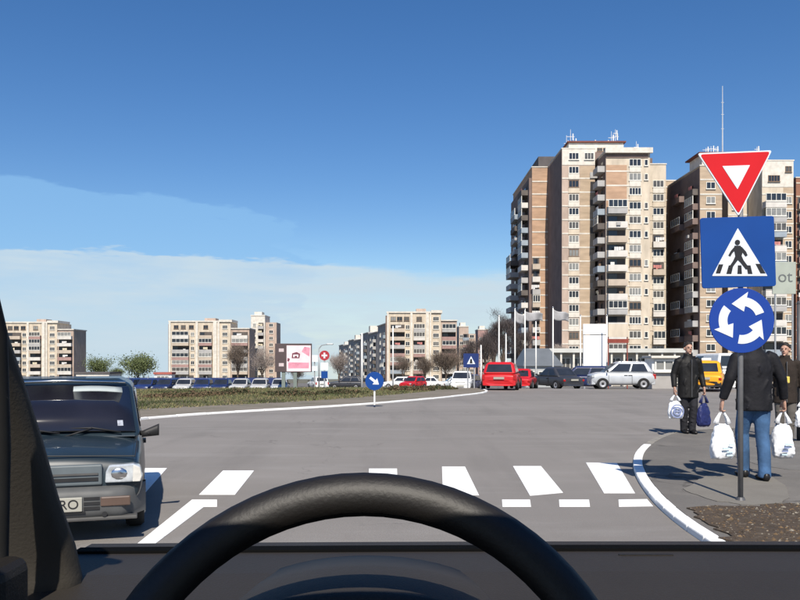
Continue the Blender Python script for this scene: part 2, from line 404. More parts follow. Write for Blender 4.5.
# ------------------------------------------------------------------ grass island of the roundabout
near_px = [(100, 425), (130, 421), (160, 418), (220, 413.5), (300, 409), (350, 406), (400, 402), (440, 398.5), (470, 395), (487, 393)]
near = [Vector((-34, 19.5, 0)), Vector((-20, 18.2, 0)), Vector((-12, 18.2, 0))] + [gp(x, y, 0) for x, y in near_px] + [Vector((4.3, 39, 0)), Vector((4.1, 41.5, 0))]
near = chaikin(near, 2)
isl = near + [Vector((2.5, 42.8, 0)), Vector((-2, 42.0, 0)), Vector((-12, 39.5, 0)), Vector((-34, 39.0, 0))]
isl = off(near, -0.08) + isl[len(near):]
structure(MB().slab([(p.x, p.y) for p in isl], -0.3, 0.042).build('island_verge', verge))
kout = resample(near, 1.0)
kin = off(kout, -0.11)
root = bpy.data.objects.new('island_kerb', None); COL.objects.link(root); structure(root)
for i in range(len(kout) - 1):
    a, b, c, d = kout[i], kout[i + 1], kin[i + 1], kin[i]
    cen = (a + b + c + d) / 4; t = (b - a).normalized() * 0.006
    mm = MB(); mm.slab([(p.x - cen.x, p.y - cen.y) for p in (a + t, b - t, c - t, d + t)], -0.06, 0.052 + random.uniform(-.004, .004))
    mm.build('kerb_stone', kerb_white, root, cen, bevel=0.015)
gin = [Vector((p.x, p.y, 0)) for p in off(resample(near, 1.2), -2.6)]
gpoly = [p for p in gin if p.x < 2.8]
gpoly = gpoly + [Vector((2.2, 42.3, 0)), Vector((-2, 41.6, 0)), Vector((-12, 39.1, 0)), Vector((-33.5, 38.6, 0))]
# turf mound as a displaced grid
def mound(x, y):
    d = min((Vector((x, y, 0)) - p).length for p in gin)
    return 0.048 + 0.05 * min(1, d / 4.0) * (0.8 + 0.6 * mnoise.noise(Vector((x * 0.3, y * 0.3, 0))))
m = MB(); step = 0.8; idx = {}
nx, ny = int(38 / step), int(27 / step)
for i in range(nx):
    for j in range(ny):
        x = -33.5 + i * step; y = 18 + j * step
        if inpoly(x, y, gpoly):
            idx[(i, j)] = len(m.v); m.v.append((x, y, mound(x, y)))
for (i, j) in list(idx):
    k = [(i, j), (i + 1, j), (i + 1, j + 1), (i, j + 1)]
    if all(q in idx for q in k): m.f.append([idx[q] for q in k]); m.m.append(0)
structure(m.build('turf', turfm, smooth=True))
grass_m = [mat('grass_green', (0.115, 0.125, 0.050), 0.8, 0.3, 5), mat('grass_dry', (0.20, 0.165, 0.085), 0.85, 0.25, 5), mat('grass_dark', (0.05, 0.062, 0.022), 0.85, 0.3, 5)]
m = MB(); cnt = 0; tries = 0
while cnt < 42000 and tries < 300000:
    tries += 1
    y = 18.5 + 25.3 * random.random() ** 1.0; x = random.uniform(-22, 3)
    if x < -0.55 * y: continue
    if not inpoly(x, y, gpoly): continue
    cnt += 1; 
    h = random.uniform(0.03, 0.10); a = random.uniform(0, 6.28); wd = random.uniform(0.012, 0.03)
    n1 = mnoise.noise(Vector((x * 0.55, y * 0.55, 3)))
    m.mi = 2 if n1 < -0.28 else (1 if random.random() < 0.36 + n1 * 0.4 else 0)
    zz = mound(x, y) - 0.02
    lx, ly = random.uniform(-.06, .06), random.uniform(-.06, .06)
    m.add([(x - math.cos(a) * wd, y - math.sin(a) * wd, zz), (x + math.cos(a) * wd, y + math.sin(a) * wd, zz), (x + lx, y + ly, zz + h)], [(0, 1, 2)])
tag(m.build('grass', grass_m), 'olive winter grass on the low roundabout island', 'grass', kind='stuff')

# low shrubs on the island
bush_m = [mat('shrub_twig', (0.075, 0.055, 0.035), 0.9, 0.3, 5), mat('shrub_leaf', (0.055, 0.062, 0.028), 0.85, 0.35, 5), mat('shrub_dry', (0.125, 0.085, 0.05), 0.9, 0.3, 5)]
def shrub(px, Y, wd, h, label, rust=0.3):
    x0 = wx(px, Y); z0 = mound(x0, Y) if Y < 43 else gz(Y)
    h *= .7; t = thing('shrub', label, 'shrub', (x0, Y, z0 - 0.03), group='low shrubs on the grass island')
    m = MB()
    for i in range(int(900 * wd)):
        r_ = random.random() ** 0.5; a = random.uniform(0, 6.28); x = r_ * math.cos(a) * wd / 2; y = r_ * math.sin(a) * wd / 2.6
        top = h * (1 - 0.6 * r_ * r_) * (0.75 + 0.5 * mnoise.noise(Vector((x * 2.5 + px, y * 2.5, 0))))
        zz = random.uniform(0.05, 1) * max(0.06, top); s_ = random.uniform(0.025, 0.06)
        m.mi = 0 if random.random() < rust else 1
        d = Vector((random.uniform(-1, 1), random.uniform(-1, 1), random.uniform(-1, 1))).normalized() * s_
        e = Vector((random.uniform(-1, 1), random.uniform(-1, 1), random.uniform(-1, 1))).normalized() * s_ * 0.7
        p = Vector((x, y, zz)); m.add([p - d, p + e, p + d, p - e], [(0, 1, 2, 3)])
    m.build('foliage', [bush_m[2], bush_m[1]] , t)
    m = MB()
    for i in range(9):
        a = random.uniform(0, 6.28); r_ = random.uniform(.1, .45) * wd
        m.tube([(0.1 * math.cos(a), 0.1 * math.sin(a), 0), (r_ * math.cos(a) * 0.6, r_ * math.sin(a) * .5, h * 0.4), (r_ * math.cos(a), r_ * math.sin(a) * .8, h * 0.75)], [0.012, 0.009, 0.004], 5)
    m.build('stems', bush_m[0], t)
shrub(172, 30, 2.4, 0.32, 'reddish low shrub on the grass nearest the dark hatchback', 0.75)
shrub(206, 31.5, 2.2, 0.36, 'brown low shrub in front of the blue parked car row', 0.7)
shrub(238, 33, 1.6, 0.42, 'dark round shrub left of the billboard on the grass', 0.3)
shrub(290, 32, 2.4, 0.40, 'wide dark shrub directly below the billboard', 0.35)
shrub(340, 34, 2.0, 0.40, 'dark shrub on the grass left of the round arrow sign', 0.3)
shrub(408, 38, 2.6, 0.50, 'brown shrub on the grass just right of the round arrow sign', 0.6)
shrub(438, 40, 2.0, 0.40, 'dark green shrub near the right tip of the island', 0.2)

# ------------------------------------------------------------------ apartment buildings
cream = mat('cream_render', (0.53, 0.455, 0.36), 0.9, 0.20, 0.9, stretch=(1, 1, 0.35))
pinkish = mat('pinkish_beige_render', (0.43, 0.335, 0.275), 0.9, 0.20, 0.9, stretch=(1, 1, 0.35))
whitewash = mat('whitewash', (0.60, 0.56, 0.495), 0.85, 0.16, 1.2)
brick = mat('tan_brick', (0.42, 0.275, 0.185), 0.9, 0.18, 0.9, stretch=(0.4, 0.4, 1.6))
brick2 = mat('buff_brick', (0.41, 0.315, 0.225), 0.9, 0.18, 0.9, stretch=(0.4, 0.4, 1.6))
shade_wall = mat('shade_darkened_brown_render', (0.185, 0.135, 0.118), 0.95, 0.18, 0.4)  # brown darkened so the colour itself carries the shade of left-facing walls
greywall = mat('grey_panel_concrete', (0.30, 0.28, 0.27), 0.95, 0.16, 0.5)
roofm = mat('roof_felt', (0.10, 0.09, 0.09), 0.95, 0.2, 0.5)
redroof = mat('red_brown_roof', (0.16, 0.055, 0.04), 0.9, 0.2, 0.5)
frame_w = mat('white_window_frame', (0.70, 0.68, 0.62), 0.6, 0.1, 1)
frame_b = mat('brown_window_frame', (0.19, 0.13, 0.09), 0.7, 0.15, 1)
curtain = [glass_dark, glass_dark, mat('net_curtain_glass', (0.22, 0.22, 0.21), 0.25, 0.3, 0.8, spec=0.5), mat('half_drawn_glass', (0.09, 0.085, 0.08), 0.15, 0.4, 0.8, spec=0.5)]
para = [mat('parapet_white', (0.56, 0.53, 0.49), 0.9, 0.14, 0.6), mat('parapet_cream', (0.44, 0.37, 0.30), 0.9, 0.14, 0.6), mat('parapet_rose', (0.33, 0.21, 0.19), 0.9, 0.14, 0.6),
        mat('parapet_grey', (0.36, 0.35, 0.34), 0.9, 0.16, 0.6), mat('parapet_bluegrey', (0.27, 0.31, 0.35), 0.8, 0.16, 0.6)]
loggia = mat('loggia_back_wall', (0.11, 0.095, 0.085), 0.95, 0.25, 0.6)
WM = {}
def window_mesh(wd, h, lights, fm):
    key = (round(wd, 2), round(h, 2), lights, fm.name)
    if key in WM: return WM[key]
    t = 0.09; d = 0.12; m = MB()       # frame centred in x, base z=0, facing -Y
    m.box(-wd / 2, wd / 2, -d, 0, 0, t); m.box(-wd / 2, wd / 2, -d, 0, h - t, h)
    for i in range(lights + 1):
        c = -wd / 2 + t / 2 + (wd - t) * i / lights
        m.box(c - t / 2, c + t / 2, -d, 0, t, h - t)
    m.box(-wd / 2 - .08, wd / 2 + .08, -d - 0.1, -0.002, -0.09, -0.003)
    fr = m.mesh('window', fm)
    pn = []
    for q in curtain:
        pm = MB(); pm.box(-wd / 2 + t * .5, wd / 2 - t * .5, -0.05, -0.01, t * .5, h - t * .5); pn.append(pm.mesh('pane', q))
    WM[key] = (fr, pn); return WM[key]
def window(parent, x, y, zb, wd, h, lights=3, fm=None, rz=0.0):
    fr, pn = window_mesh(wd, h, lights, fm or frame_w)
    o = inst('window', fr, parent, (x, y, zb), rz)
    inst('pane', random.choice(pn), o)
    return o
BM_ = {}
def balcony_mesh(wd, dep, ph, mt, rail):
    key = (round(wd, 2), round(dep, 2), round(ph, 2), mt.name, rail)
    if key in BM_: return BM_[key]
    m = MB(); m.box(-wd / 2, wd / 2, -dep, 0, -0.16, 0)
    t = 0.1
    m.box(-wd / 2, wd / 2, -dep, -dep + t, 0.0, ph)
    m.box(-wd / 2, -wd / 2 + t, -dep + t, 0, 0.0, ph); m.box(wd / 2 - t, wd / 2, -dep + t, 0, 0.0, ph)
    if rail:
        m.box(-wd / 2, wd / 2, -dep, -dep + .06, ph + 0.12, ph + 0.18)
    BM_[key] = m.mesh('balcony', mt); return BM_[key]
CL = {}
def clutter(o, wd, dep, ph):
    q = random.random()
    if q < .35:
        k = ('l', random.randint(0, 5))
        if k not in CL:
            m = MB(); x = -.9
            for _ in range(4):
                w_ = random.uniform(.25, .5); m.box(x, x + w_, -.02, .02, -random.uniform(.5, 1.0), 0); x += w_ + .06
            CL[k] = m.mesh('laundry', mat('laundry_%d' % k[1], random.choice([(.6, .58, .56), (.5, .2, .18), (.2, .26, .42), (.62, .55, .4), (.3, .32, .3), (.66, .64, .62)]), .9, .15, 2))
        inst('laundry', CL[k], o, (random.uniform(-.3, .3), -dep * .75, ph + random.uniform(.7, 1.0)))
    elif q < .42:
        if 'a' not in CL: CL['a'] = MB().box(-.4, .4, -.3, 0, 0, .55).mesh('air_conditioner', para[3])
        inst('air_conditioner', CL['a'], o, (random.uniform(-.3, .3), -dep - .003, ph * .3))
    elif q < .68:
        k = ('c', random.randint(0, 3))
        if k not in CL: CL[k] = MB().box(-random.uniform(.3, .7), random.uniform(.2, .6), -.3, .1, .02, random.uniform(1.3, 1.9)).mesh('cupboard', random.choice([frame_b, para[3], frame_w]))
        inst('cupboard', CL[k], o, (random.choice((-1, 1)) * wd * .22, -dep * .5, 0))
def balcony(parent, x, y, zb, wd, dep=1.2, ph=1.0, mt=None, rz=0.0, glazed=False, rail=False, back=True):
    o = inst('balcony', balcony_mesh(wd, dep, ph, mt or random.choice(para[:4]), rail), parent, (x, y, zb), rz)
    if glazed:
        fr, pn = window_mesh(wd - 0.1, 2.5 - ph, 4 if wd > 2.5 else 3, frame_w)
        inst('glazing', fr, o, (0, -dep + 0.13, ph)); inst('pane', random.choice(pn), o, (0, -dep + 0.13, ph))
    elif back:
        key = ('bk', round(wd, 2))
        if key not in BM_:
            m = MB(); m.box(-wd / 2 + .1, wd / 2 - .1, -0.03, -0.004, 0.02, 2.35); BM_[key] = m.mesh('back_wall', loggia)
            m = MB(); m.box(-wd / 2 + .4, -wd / 2 + .4 + min(1.6, wd * .5), -0.06, -0.031, 0.1, 2.2); BM_[('dr', round(wd, 2))] = m.mesh('balcony_door', glass_dark)
        clutter(o, wd, dep, ph)
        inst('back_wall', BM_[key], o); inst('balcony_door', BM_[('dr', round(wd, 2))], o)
    return o
SH = 2.76
def antenna(parent, x, y, zb, h, arms=2):
    m = MB(); m.tube([(0, 0, 0), (0, 0, h)], [0.07, 0.04], 6)
    for i in range(arms):
        zz = h * (0.55 + 0.4 * i / max(1, arms)); l = random.uniform(.5, .9)
        m.box(-l, l, -0.04, 0.04, zz, zz + 0.08); m.box(l * .6 - .1, l * .6 + .1, -.06, .06, zz - 0.7, zz + 0.7)
    m.build('antenna', pole_white, parent, (x, y, zb))

# ---- main tower
TB = gz(166)
ox, oy = 40.0, 165.0
T = thing('apartment_tower', 'tall tan brick apartment tower left of the give way sign, antennas on its roof', 'tower block', (ox, oy, TB))
def tbox(par, name, px0, px1, Yf, Yb, ytop, mt, base, orx, ory, zb=None):
    x0, x1 = wx(px0, Yf) - orx, wx(px1, Yf) - orx
    z1 = wz(ytop, Yf) - base
    m = MB(); m.box(x0, x1, Yf - ory, Yb - ory, 0 if zb is None else zb, z1); m.build(name, mt, par)
    # parapet cap
    m = MB(); m.box(x0 - .12, x1 + .12, Yf - ory - .12, Yb - ory + .12, z1 + .002, z1 + .22); m.build('roof_edge', whitewash, par)
    return x0, x1, Yf - ory, Yb - ory, z1
def bands(par, x0, x1, yf, z1, mt=None, side=None):
    m = MB(); k = 1
    while SH * k < z1 - 1:
        m.box(x0 + 0.01, x1 - 0.01, yf - 0.07, yf - 0.003, SH * k - 0.13, SH * k + 0.13); k += 1
    stuff(m.build('floor_bands', mt or whitewash, par))
ns = 16
# bay M (beige with window column)
x0, x1, yf, yb, z1 = tbox(T, 'wall', 562, 595, 160, 176, 149, pinkish, TB, ox, oy)
bands(T, x0, x1, yf, z1 - 2)
MB().box(x0 - .06, x0 - .003, yf + .05, yb, 0, z1 - .3).build('shade_brown_flank', shade_wall, T)  # thin panel added to paint shade onto the left face
cxw = x0 + 2.35
MB().box(x0 + 3.6, x1 - 0.15, yf - 0.045, yf - 0.002, 1.5, SH * 15.9).build('brick_panel', brick2, T)
MB().box(x0 + 0.02, x1 - 0.02, yf - 0.05, yf - 0.002, SH * 15.95, z1 - 0.02).build('render_panel', whitewash, T)
m = MB(); m.box(-1.1, 1.1, -0.16, -0.003, -1.15, -0.1); sp = m.mesh('spandrel', whitewash); spc = MB().box(-1.1, 1.1, -0.16, -0.003, -1.15, -0.1).mesh('spandrel', cream)
for k in range(1, 17):
    zb = SH * k + 0.95
    if zb + 1.5 > z1: break
    window(T, cxw, yf - (0.05 if k > 15 else 0), zb, 2.0, 1.4, 3, frame_b if k in (3, 9, 14) else None)
    if k < 16: inst('spandrel', random.choice((sp, sp, spc)), T, (cxw, yf, zb))
    if k > 15: window(T, x1 - 1.2, yf - 0.05, zb, 1.9, 1.4, 3)
# bay P (brick panel) + its balconied shaded flank
x0, x1, yf, yb, z1 = tbox(T, 'wall', 532, 551, 175, 204, 167.5, brick, TB, ox, oy)
bands(T, x0, x1, yf, z1)
MB().box(x0 - .6, x0 - .003, yf + 0.3, yb - 0.3, 0.5, z1 - 2.2).build('shaded_flank', shade_wall, T)
for k in range(1, 16):
    zb = SH * k + 0.2
    if zb + 2 > z1: break
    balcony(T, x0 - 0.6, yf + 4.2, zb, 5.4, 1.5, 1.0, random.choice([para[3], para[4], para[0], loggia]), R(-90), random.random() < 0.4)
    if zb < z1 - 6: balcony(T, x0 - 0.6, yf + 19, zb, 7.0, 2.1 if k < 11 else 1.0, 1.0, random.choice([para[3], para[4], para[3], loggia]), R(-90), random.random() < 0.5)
    if k < 10: balcony(T, x0 + 0.85, yf, zb, 1.7, 0.9, 1.0, random.choice([para[0], para[1], para[3]]), 0, random.random() < 0.3)
    window(T, x0 - 0.6, yf + 10.5, zb + 0.9, 1.8, 1.3, 2, None, R(-90))
# bay R (front right) with deep balconied flank
x0, x1, yf, yb, z1 = tbox(T, 'wall', 606, 650, 154, 170, 151, cream, TB, ox, oy)
MB().box(x0 - .06, x0 - .003, yf + .05, yb, 0, z1 - .3).build('shade_brown_flank', shade_wall, T)  # dark panel added, left-side shade put into its colour
MB().box(x0 - 0.3, x1 + 0.35, yf - 0.75, yf - 0.13, z1 - 0.5, z1 + 0.5).build('cornice', whitewash, T)
MB().box(x0 + 0.02, x1 - 0.4, yf - 0.12, yf - 0.003, z1 - 1.35, z1 - 0.52).build('cornice_soffit_band', shade_wall, T)
MB().box(x0 + 0.03, x0 + 4.0, yf - 0.05, yf - 0.003, SH * 12, z1 - 2.7).build('brick_panel', brick, T)
bands(T, x0, x1 - 1.9, yf, z1 - 2.5)
cxw = wx(635, 154) - ox
for k in range(1, 16):
    zb = SH * k + 0.95
    if zb + 1.6 > z1: break
    window(T, cxw, yf, zb, 2.3, 1.4, random.choice((3, 3, 4)), frame_b if k in (5, 8) else None)
    inst('spandrel', random.choice((sp, spc, sp)), T, (cxw, yf, zb))
    if k % 4 != 1: window(T, x1 - 0.75, yf, zb + 0.1, 0.7, 1.2, 1)
    if k < 13: balcony(T, x0 + 1.95, yf - 0.0, zb - 0.85, 3.7, 1.35, 1.05, random.choice([para[0], para[0], para[1], para[3]]), 0, k in (2, 5, 12), False)
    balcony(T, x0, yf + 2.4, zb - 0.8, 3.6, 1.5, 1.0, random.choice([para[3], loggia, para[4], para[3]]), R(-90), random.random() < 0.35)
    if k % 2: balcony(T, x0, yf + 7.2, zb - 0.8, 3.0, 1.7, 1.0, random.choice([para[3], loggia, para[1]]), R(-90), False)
# bay S
x0, x1, yf, yb, z1 = tbox(T, 'wall', 649.5, 666, 160, 176, 164.5, cream, TB, ox, oy)
bands(T, x0, x1, yf, z1 - 2, cream)
for k in range(1, 15):
    zb = SH * k + 0.95
    if zb + 1.6 > z1 + 0.6: break
    mt_ = random.random()
    if mt_ < 0.55:
        window(T, x0 + 1.75, yf, zb, 2.2, 1.4, 3); inst('spandrel', random.choice((sp, spc)), T, (x0 + 1.75, yf, zb))
    else: balcony(T, x0 + 1.75, yf, zb - 0.9, 2.5, 0.9, 1.0, random.choice(para[:2] + [para[3]]), 0, mt_ > 0.75)
# bay U
x0, x1, yf, yb, z1 = tbox(T, 'wall', 665, 678.5, 168, 180, 181, brick2, TB, ox, oy)
bands(T, x0, x1, yf, z1)
for k in range(1, 14):
    zb = SH * k + 0.2
    if zb + 2.5 > z1: break
    balcony(T, x1 - 0.45, yf, zb, 0.9, 0.8, 1.0, para[0])
# core and penthouse
MB().box(wx(590, 168) - ox, wx(607, 168) - ox, 168 - oy, 180 - oy, 0, wz(152, 168) - TB).build('core_wall', shade_wall, T)
MB().box(wx(552, 182) - ox, wx(650, 182) - ox, 180.3 - oy, 198 - oy, 0, wz(160, 182) - TB).build('core_wall', shade_wall, T)
pz = wz(150, 168) - TB
MB().box(wx(569, 168) - ox, wx(624, 168) - ox, 168.3 - oy, 179 - oy, pz - 1.8, wz(142.5, 168) - TB).build('penthouse', whitewash, T)
MB().box(wx(567.5, 168) - ox, wx(626, 168) - ox, 167.9 - oy, 179.5 - oy, wz(142.4, 168) - TB, wz(141, 168) - TB).build('penthouse_roof', redroof, T)
for px in (586, 592, 600, 606):
    window(T, wx(px, 168) - ox, 168.28 - oy, pz - 0.25, 1.1, 0.75, 2, frame_b)
MB().box(wx(534, 190) - ox, wx(552, 190) - ox, 184 - oy, 198 - oy, wz(167, 184) - TB - 1, wz(163, 190) - TB).build('roof_cabin', roofm, T)
for px, yt, zt in ((567, 132, 149), (571, 126, 141), (574, 135, 141), (594, 139, 141), (607, 138, 141), (612, 128, 141), (616, 126, 141), (637, 138, 150)):
    antenna(T, wx(px, 172) - ox, 172.5 - oy, wz(zt, 170) - TB - 0.4, wz(yt, 170) - wz(zt, 170) + 0.4, random.choice((1, 2)))

# ---- second tower, behind the signs
ox, oy = 69.0, 155.0; TB = gz(155)
T2 = thing('apartment_tower', 'apartment tower with white balconies directly behind the traffic signs, thin mast on its roof', 'tower block', (ox, oy, TB))
x0, x1, yf, yb, z1 = tbox(T2, 'wall', 700, 722, 150, 168, 166, brick2, TB, ox, oy)
bands(T2, x0, x1, yf, z1)
MB().box(x0 - .06, x0 - .003, yf + .05, yb, 0, z1 - .3).build('shade_brown_flank', shade_wall, T2)  # same added panel, shade painted on this tower's left face
for k in range(1, 15):
    zb = SH * k + 0.2
    if zb + 2.5 > z1: break
    balcony(T2, x0, yf + 3.0, zb, 4.4, 1.1, 1.0, random.choice([para[3], loggia, shade_wall]), R(-90), random.random() < .3)
    if k % 2: balcony(T2, x0, yf + 10, zb, 5, 1.3, 1.0, random.choice([para[3], loggia, shade_wall]), R(-90), random.random() < .3)
    window(T2, x0 + 2.0, yf, zb + .8, 1.7, 1.3, 2)
x0, x1, yf, yb, z1 = tbox(T2, 'wall', 728, 768, 156, 172, 158, cream, TB, ox, oy)
bands(T2, x0, x1, yf, z1)
for k in range(1, 16):
    zb = SH * k + 0.95
    if zb + 1.6 > z1: break
    for q in (1.8, 5.6): window(T2, x0 + q, yf, zb, 2.0, 1.4, 3)
x0, x1, yf, yb, z1 = tbox(T2, 'wall', 762, 793.5, 150, 166, 161, cream, TB, ox, oy)
MB().box(x0 + 0.03, x1 - 0.03, yf - .06, yf - .003, z1 - 4.9, z1 - .03).build('render_panel', whitewash, T2)
MB().box(x1 - 1.9, x1 - .1, yf - 0.045, yf - .003, 1, z1 - 5.0).build('brick_panel', brick2, T2)
bands(T2, x0, x1, yf, z1 - 5)
window(T2, x0 + 2.2, yf - .06, z1 - 3.9, 2.2, 1.2, 4, frame_b); window(T2, x1 - 1.0, yf - .06, z1 - 2.1, 1.2, 1.1, 2, frame_b)
for k in range(1, 14):
    zb = SH * k + 0.2
    if zb + 2.5 > z1 - 4: break
    balcony(T2, x0 + 2.0, yf, zb, 3.9, 1.5, 1.0, random.choice([para[0], para[0], para[3], para[4]]), 0, random.random() < .3, k % 3 == 0)
    window(T2, x1 - 1.0, yf, zb + .8, 1.3, 1.3, 2)
MB().box(wx(722, 160) - ox, wx(729, 160) - ox, 160 - oy, 172 - oy, 0, wz(165, 160) - TB).build('core_wall', shade_wall, T2)
MB().box(wx(702, 164) - ox, wx(758, 164) - ox, 164 - oy, 171 - oy, wz(170, 164) - TB, wz(154, 164) - TB).build('penthouse', whitewash, T2)
MB().box(wx(700, 163) - ox, wx(761, 163) - ox, 163.5 - oy, 171.5 - oy, wz(153.9, 164) - TB, wz(152.5, 164) - TB).build('penthouse_roof', redroof, T2)
m = MB(); mz = wz(153, 167); m.tube([(0, 0, 0), (0, 0, 4), (0, 0, wz(86, 167) - mz)], [0.16, 0.13, 0.07], 6)
for q in (5, 8, 10.5): m.box(-.3, .3, -.05, .05, q, q + .08)
m.build('mast', mat('mast_grey', (0.45, 0.48, 0.52), .6, .1, 1), T2, (wx(722.5, 167) - ox, 167 - oy, mz - TB))
for px in (706, 711, 716, 757): antenna(T2, wx(px, 166) - ox, 166 - oy, wz(153, 166) - TB, random.uniform(.8, 1.6), 1)

# ---- brown tower at the right frame edge
ox, oy = 90.0, 158.0; TB = gz(158)
T3 = thing('apartment_tower', 'dark red brown brick tower cut by the right picture edge', 'tower block', (ox, oy, TB))
bb = mat('red_brown_brick', (0.27, 0.13, 0.085), .9, .14, .5)
x0, x1, yf, yb, z1 = tbox(T3, 'wall', 796, 860, 165, 180, 178, bb, TB, ox, oy)
bands(T3, x0, x1, yf, z1, cream)
for k in range(1, 14):
    zb = SH * k + .2
    if zb + 2.5 > z1: break
    balcony(T3, x0 + 1.4, yf, zb, 2.4, 1.0, 1.0, random.choice(para[:3]))
    for q in (5, 9): window(T3, x0 + q, yf, zb + .8, 2, 1.4, 3)
# pale green hoarding board fixed in front of it
ad_panel = thing('advertising_board', 'pale green board with dark letters beside the crossing sign', 'billboard', (wx(784, 110), 110, gz(110)))
MB().box(-1.6, 1.6, -0.1, 0.1, wz(294, 110) - gz(110), wz(262, 110) - gz(110)).build('board', mat('pale_green_board', (0.34, 0.37, 0.32), .6, .08, .6), ad_panel, bevel=0.03)
for sx in (-1.2, 1.2): MB().box(sx - .1, sx + .1, -.05, .09, 0, wz(294, 110) - gz(110)).build('post', steel, ad_panel)
tm = text_mesh('ot', 2.3, sign_black, 0.01)
tm.materials[0] = mat('faded_print', (.12, .13, .13), .7, .2, 2)
o = inst('lettering', tm, ad_panel, (0.1, -0.115, wz(277, 110) - gz(110))); o.rotation_euler = (R(90), 0, 0)

# ---- mid-rise blocks further away
def midrise(name, label, px0, px1, ytop, Y, fl=8, dx=0.0, mirror=False):
    b = gz(Y); W = (px1 - px0) / F * Y; z1 = wz(ytop, Y) - b
    x0 = wx(px0, Y); t = thing(name, label, 'apartment block', (x0, Y, b), group='mid rise panel blocks on the skyline')
    D = 13.0; sh = (z1 - 1.0) / (fl + 0.0)
    def X(f): return f * W
    MB().box(X(0), X(.77), 0, D, 0, z1).build('wall', cream, t)
    MB().box(X(.77) + .003, X(1.0), 0.6, D - .5, 0, z1 - 2.6).build('wall', pinkish, t)
    MB().box(X(0) - .15, X(.63), -.35, D + .2, z1 + .002, z1 + .5).build('roof_edge', whitewash, t)
    MB().box(X(.63) + .01, X(.79), -.5, D * .8, z1 + .002, z1 + .9).build('roof_edge', whitewash, t)
    MB().box(X(.77) + .02, X(1.0) + .2, 0.2, D, z1 - 2.59, z1 - 2.2).build('roof_edge', whitewash, t)
    MB().box(X(.42), X(.56), 3, 8, z1 + .51, z1 + 1.6).build('lift_house', pinkish, t)
    MB().box(X(0) - .5, X(0) - .003, 0.8, D, 0.4, z1 - .8).build('shaded_end', shade_wall, t)
    for f0, f1 in ((.335, .365), (.555, .60), (.61, .632), (0.0, .025)):
        MB().box(X(f0), X(f1), -.45, -.003, 0, z1 - .02).build('pilaster', whitewash, t)
    for k in range(fl):
        zb = sh * k + .3
        if k >= 1 and k < fl - 1:
            balcony(t, X(.15), 0, zb, W * .21, 1.4, 1.05, random.choice(para), 0, random.random() < .35)
            balcony(t, X(.46), 0, zb, W * .165, 1.3, 1.05, random.choice(para[:4]), 0, random.random() < .35)
            window(t, X(.295), 0, zb + .8, 1.4, 1.4, 2)
        else:
            for q in (.09, .18, .28, .46): window(t, X(q), 0, zb + .8, 1.8, 1.4, 2, frame_b)
        window(t, X(.70), 0, zb + .8, 1.9, 1.4, 3)
        if k < fl - 1: balcony(t, X(.885), 0.6, zb, W * .2, 1.5, 1.05, random.choice(para[:4]), 0, random.random() < .35)
    return t
midrise('apartment_block', 'cream panel block at far left above the dark hatchback roof', 4, 73, 323, 300)
midrise('apartment_block', 'cream panel block behind the blue parked cars left of the billboard', 169, 249, 322, 300)
midrise('apartment_block', 'cream panel block at the centre behind the round arrow sign', 387, 457, 313, 262)
# thin white tower next to the second block
def slim(label, px0, px1, ytop, Y, mt, fl):
    b = gz(Y); W = (px1 - px0) / F * Y; z1 = wz(ytop, Y) - b; t = thing('apartment_block', label, 'apartment block', (wx(px0, Y), Y, b))
    MB().box(0, W * .56, 0, 12, 0, z1).build('wall', mt, t)
    MB().box(W * .56 + .003, W, 1.5, 12, 0, z1 - 2.5).build('wall', pinkish, t)
    MB().box(-.15, W * .57, -.2, 12.2, z1 + .002, z1 + .4).build('roof_edge', whitewash, t)
    MB().box(W * .1, W * .4, 2, 8, z1 + .402, z1 + 1.8).build('lift_house', whitewash, t)
    sh = z1 / fl
    for k in range(fl - 1):
        window(t, W * .14, 0, sh * k + 1.0, 1.2, 1.3, 2); window(t, W * .78, 1.5, sh * k + 1.0, 1.6, 1.3, 2)
        if k: balcony(t, W * .4, 0, sh * k + .2, 2.3, 1.2, 1.0, random.choice(para), 0, random.random() < .3)
slim('slim white tower block just left of the billboard', 251, 276, 316, 320, whitewash, 10)
slim('low brown block in the gap right of the central cream block', 459, 476, 327, 300, pinkish, 8)
slim('pinkish distant block left of the flagpoles and tall tower', 478, 496, 330, 330, para[2], 8)
slim('grey recessed block between cream block and slim white tower', 247.5, 256, 333, 345, greywall, 8)
